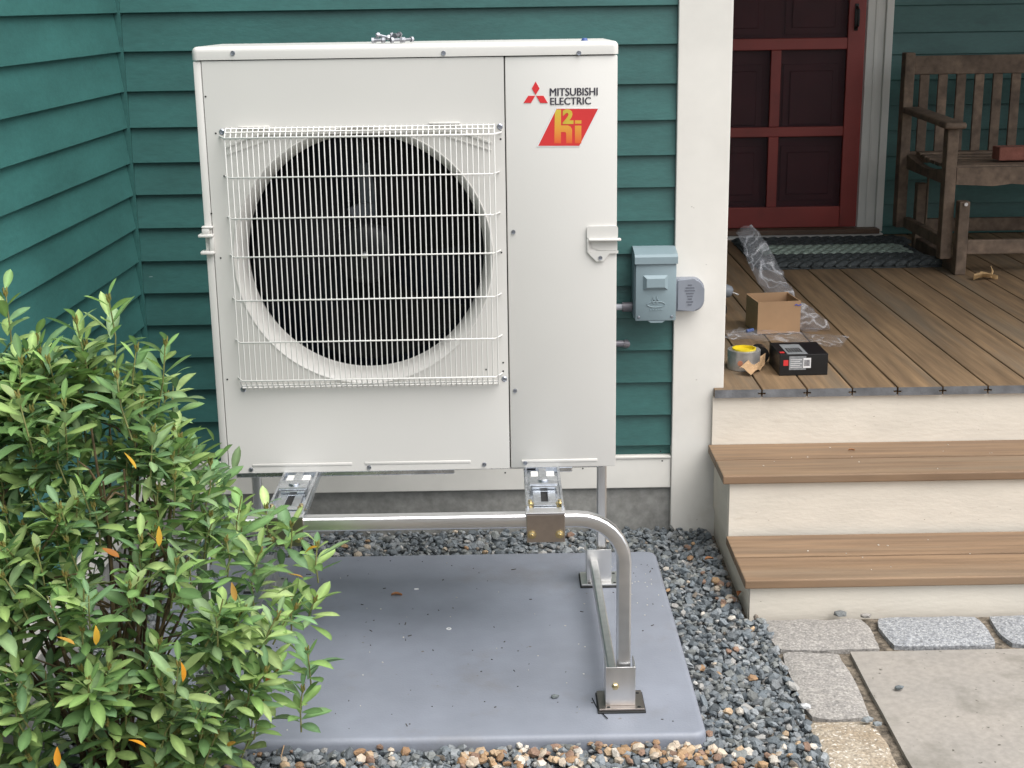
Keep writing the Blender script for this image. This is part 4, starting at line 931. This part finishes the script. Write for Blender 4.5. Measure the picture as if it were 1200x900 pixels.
# ------------------------------------------------------------------ shrub
shrub = thing('shrub', 'leafy evergreen shrub with upright shoots and a few orange leaves beside the pad', 'shrub', (-.08, -.66, 0))
rl = random.Random(21)
def leaf_arrays(L, w, fold, curl, nseg=6):
    V, F = [], []
    for i in range(nseg+1):
        t = i/nseg; hw = w*.5*((math.sin(math.pi*min(1, t**1.25*.96+.02))**.75)*(1.04) if 0 < t < 1 else .06)
        if i == nseg: hw = .0004
        x = L*t; z = -curl*L*t*t
        V += [(x, -hw, z+fold*hw), (x, 0, z), (x, hw, z+fold*hw)]
    for i in range(nseg):
        a = 3*i; F += [(a, a+3, a+4, a+1), (a+1, a+4, a+5, a+2)]
    return np.array(V), F
GREENS = [(.21, .335, .105), (.17, .295, .10), (.27, .385, .13), (.125, .225, .085), (.31, .41, .16), (.22, .325, .155), (.145, .255, .12)]
ORANGE = [(.62, .27, .02), (.60, .36, .04), (.42, .16, .03), (.52, .30, .06)]
VARS = []
for k in range(14):
    fold, curl = rl.uniform(.15, .6), rl.uniform(-.05, .42)
    V, F = leaf_arrays(1, rl.uniform(.28, .36), fold, curl); VARS.append((V, F))
def mk_mesh(k, col):
    V, F = VARS[k]; me = bpy.data.meshes.new('leaf'); me.from_pydata(V.tolist(), [], F); ca = me.color_attributes.new('tint', 'FLOAT_COLOR', 'POINT')
    for i in range(len(V)):
        f = (1.6 if sum(col[:1]) < .3 else 1.0) if i % 3 == 1 else 1.0; ca.data[i].color = (col[0]*f, col[1]*f, col[2]*f, 1)
    me.materials.append(LEAFM); me.shade_smooth(); return me
leafs = []   # (matrix, variant, colour, kind)
buds = MB(); stems = MB(); gstems = MB()
def mrot(d, roll, p, L):
    d = d.normalized(); s = d.cross(Vector((0, 0, 1)));
    if s.length < .1: s = Vector((1, 0, 0))
    s.normalize(); n = s.cross(d)       # n points upward-ish
    s2 = s*math.cos(roll)+n*math.sin(roll); n2 = d.cross(-s2)
    n2 = s2.cross(d)
    return Matrix(((d.x*L, -s2.x*L, n2.x*L, p.x), (d.y*L, -s2.y*L, n2.y*L, p.y), (d.z*L, -s2.z*L, n2.z*L, p.z), (0, 0, 0, 1)))
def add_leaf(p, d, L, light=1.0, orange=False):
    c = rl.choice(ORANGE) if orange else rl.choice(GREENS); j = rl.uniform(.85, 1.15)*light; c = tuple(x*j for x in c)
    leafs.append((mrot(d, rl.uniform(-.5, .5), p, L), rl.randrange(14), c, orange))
def shoot(tip, ax, length, nl, LL=.056, light=1.0, bud=True, stem_r=.0016):
    ax = ax.normalized(); base = tip-ax*length+Vector((rl.uniform(-.01, .01), rl.uniform(-.01, .01), 0))
    mid = (tip+base)/2+Vector((rl.uniform(-.008, .008), rl.uniform(-.008, .008), 0))
    gstems.tube([base, mid, tip], [stem_r*1.2, stem_r, stem_r*.9], 5, False)
    s = ax.orthogonal().normalized(); t2 = ax.cross(s); ph = rl.random()*6.28
    for k in range(nl):
        f = (k/(nl))**.75                         # 0 at tip
        a = ph+k*2.399; rad = s*math.cos(a)+t2*math.sin(a)
        p = tip-ax*length*.92*f
        ang = math.radians(rl.uniform(30, 55)+34*f)
        d = ax*math.cos(ang)+rad*math.sin(ang)
        L = LL*(.72+.45*min(1, f*2.2))*rl.uniform(.75, 1.25)
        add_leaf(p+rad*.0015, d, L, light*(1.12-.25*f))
    if bud:
        for k in range(9):
            a = k*2.4; rad = s*math.cos(a)+t2*math.sin(a); p = tip-ax*(.012*(k/9))
            buds.tube([p-ax*.003+rad*.0012, p+ax*(.0015)+rad*(.0034), p+ax*(.0055+.002*rl.random())+rad*(.0030+.0014*rl.random())], [.0016, .0021, .0007], 5)
# prominent shoots that form the top outline: photo column/row of the tip, depth
prom = [(6, 340, -.62, .16, 16), (88, 372, -.66, .13, 13), (160, 405, -.64, .14, 14), (24, 420, -.7, .13, 14), (180, 500, -.7, .12, 13), (42, 392, -.60, .12, 12), (56, 418, -.7, .12, 14), (127, 347, -.62, .17, 17), (136, 436, -.72, .13, 15), (194, 398, -.60, .17, 17), (166, 466, -.66, .12, 14),
        (203, 500, -.62, .11, 13), (221, 552, -.60, .12, 14), (253, 548, -.52, .10, 12), (100, 400, -.62, .12, 12), (75, 470, -.78, .12, 14), (20, 460, -.8, .12, 14), (312, 592, -.46, .09, 12), (342, 612, -.46, .09, 11), (372, 636, -.44, .09, 12),
        (340, 700, -.48, .08, 11), (370, 700, -.46, .08, 12), (355, 805, -.58, .10, 13), (284, 600, -.55, .10, 12), (245, 610, -.62, .10, 12), (360, 760, -.56, .09, 12), (300, 655, -.56, .1, 12)]
BC = Vector((-.12, -.66, .0))
for px, py, y, L, nl in prom:
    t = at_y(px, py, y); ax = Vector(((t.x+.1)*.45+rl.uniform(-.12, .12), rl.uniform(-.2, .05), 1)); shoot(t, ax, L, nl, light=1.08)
ZX = [(0, -.02), (.1, .04), (.2, .12), (.3, .21), (.4, .27), (.48, .29), (.6, .235), (.7, .17), (.8, .10), (.9, .02), (1.0, -.10), (1.1, -.3)]
def xmax(z): return float(np.interp(z, [a for a, _ in ZX], [b for _, b in ZX]))
cnt = 0
while cnt < 320:
    z = rl.uniform(.04, 1.02) if cnt % 4 else rl.uniform(.6, 1.04); xm = xmax(z); x = rl.uniform(-.42, xm)
    if rl.random() > 1.0: continue
    u = min(1, max(0, (x+.2)/(xm+.2))) if xm > -.2 else .9
    ry = .33*max(.25, min(1, (1.12-z)/.5)); yf = -.62-ry*math.sqrt(max(0, 1-u*u))
    y = yf+abs(rl.gauss(0, .07)); tip = Vector((x, y, z))
    out = Vector(((x+.12)*1.1, (y+.60)*1.3, .42+z*.5)); 
    shoot(tip, out.normalized()+Vector((rl.uniform(-.25, .25), rl.uniform(-.2, .2), .35)), rl.uniform(.07, .12), rl.randint(9, 14), rl.uniform(.046, .060), rl.uniform(.85, 1.1), rl.random() < .75)
    cnt += 1
# interior and rear leaves
for _ in range(1700):
    z = rl.uniform(.03, .98); xm = xmax(z)-.03; x = rl.uniform(-.42, max(xm, -.38)); y = -.62+rl.uniform(-.2, .24)*max(.3, min(1, (1.12-z)/.5))
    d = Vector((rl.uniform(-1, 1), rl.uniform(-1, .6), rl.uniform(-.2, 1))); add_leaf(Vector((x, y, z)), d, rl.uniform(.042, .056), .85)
# orange leaves where the photo shows them
for px, py, y, dx, dz in ((68, 884, -.98, .0, 1), (187, 626, -.93, 0, 1), (75, 748, -1.0, .8, .2), (114, 742, -.96, .1, 1), (361, 644, -.47, .5, -.6), (345, 673, -.50, 1, .1), (268, 872, -.78, 1, -.4), (316, 774, -.72, 1, -.1), (314, 795, -.70, .1, 1), (160, 868, -.95, 1, .1), (274, 691, -.80, .2, 1), (150, 535, -.95, .4, .5), (302, 822, -.75, .6, .2), (127, 645, -.97, .7, .3), (215, 785, -.93, .2, 1)):
    p = at_y(px, py, y); add_leaf(p+Vector((-dx*.015, 0, dz*.015)), Vector((dx, -.25, -dz)), .036, 1.0, True)
# woody stems
for k in range(26):
    a = rl.uniform(0, 6.28); r_ = rl.uniform(.1, .3); z = rl.uniform(.35, .9); xt = min(xmax(z)-.05, -.12+r_*math.cos(a)*1.1); xt = max(xt, -.38)
    p0 = Vector((-.10+rl.uniform(-.06, .06), -.66+rl.uniform(-.05, .05), 0)); p3 = Vector((xt, -.66+r_*math.sin(a)*.7, z)); p1 = p0.lerp(p3, .35)+Vector((0, 0, .05)); p2 = p0.lerp(p3, .7)+Vector((rl.uniform(-.02, .02), 0, .04))
    MB().tube([p0, p1, p2, p3], [.007, .005, .0035, .002], 6).build('branch', STEM, shrub, 60)
    for q_ in range(3):
        f = rl.uniform(.4, .9); pp = p0.lerp(p3, f)+Vector((0, 0, .04)); e = pp+Vector((rl.uniform(-.1, .1), rl.uniform(-.16, .05), rl.uniform(.03, .13))); e.x = min(e.x, xmax(max(e.z, 0))-.02); stems.tube([pp, (pp+e)/2+Vector((0, 0, .01)), e], [.003, .0022, .0015], 5)
stems.build('twigs', STEM, shrub, 60, kind='stuff'); gstems.build('green_twigs', STEMG, shrub, 60, kind='stuff'); buds.build('buds', BUD, shrub, 60, kind='stuff')
# the 290 nearest and most visible leaves are parts, the rest one stuff part
def score(t):
    p = t[0].translation; return (p-CAM).length-(10 if t[3] else 0)
keep = [t for t in leafs if t[0].translation.x > -.45]
keep.sort(key=score)
cache = {}
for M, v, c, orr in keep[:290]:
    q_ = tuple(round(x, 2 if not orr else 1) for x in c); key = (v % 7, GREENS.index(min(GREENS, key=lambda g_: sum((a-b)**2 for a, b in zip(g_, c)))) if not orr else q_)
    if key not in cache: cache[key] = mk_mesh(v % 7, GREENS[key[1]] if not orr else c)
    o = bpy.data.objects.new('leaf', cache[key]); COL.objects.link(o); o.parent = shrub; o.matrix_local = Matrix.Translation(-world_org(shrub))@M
    if orr: o['label'] = 'yellow orange withering leaf'
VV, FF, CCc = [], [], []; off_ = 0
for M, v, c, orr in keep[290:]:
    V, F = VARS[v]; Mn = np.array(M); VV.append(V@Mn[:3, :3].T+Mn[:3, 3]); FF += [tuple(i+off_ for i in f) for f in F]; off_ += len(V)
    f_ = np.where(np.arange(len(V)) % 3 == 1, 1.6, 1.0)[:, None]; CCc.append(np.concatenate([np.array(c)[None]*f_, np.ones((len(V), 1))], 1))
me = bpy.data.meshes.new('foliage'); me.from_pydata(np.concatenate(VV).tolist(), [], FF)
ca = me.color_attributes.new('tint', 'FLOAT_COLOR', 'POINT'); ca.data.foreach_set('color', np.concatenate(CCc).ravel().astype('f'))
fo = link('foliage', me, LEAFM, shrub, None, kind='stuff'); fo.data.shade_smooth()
# drop helper property
for o in bpy.data.objects:
    if 'org' in o: del o['org']
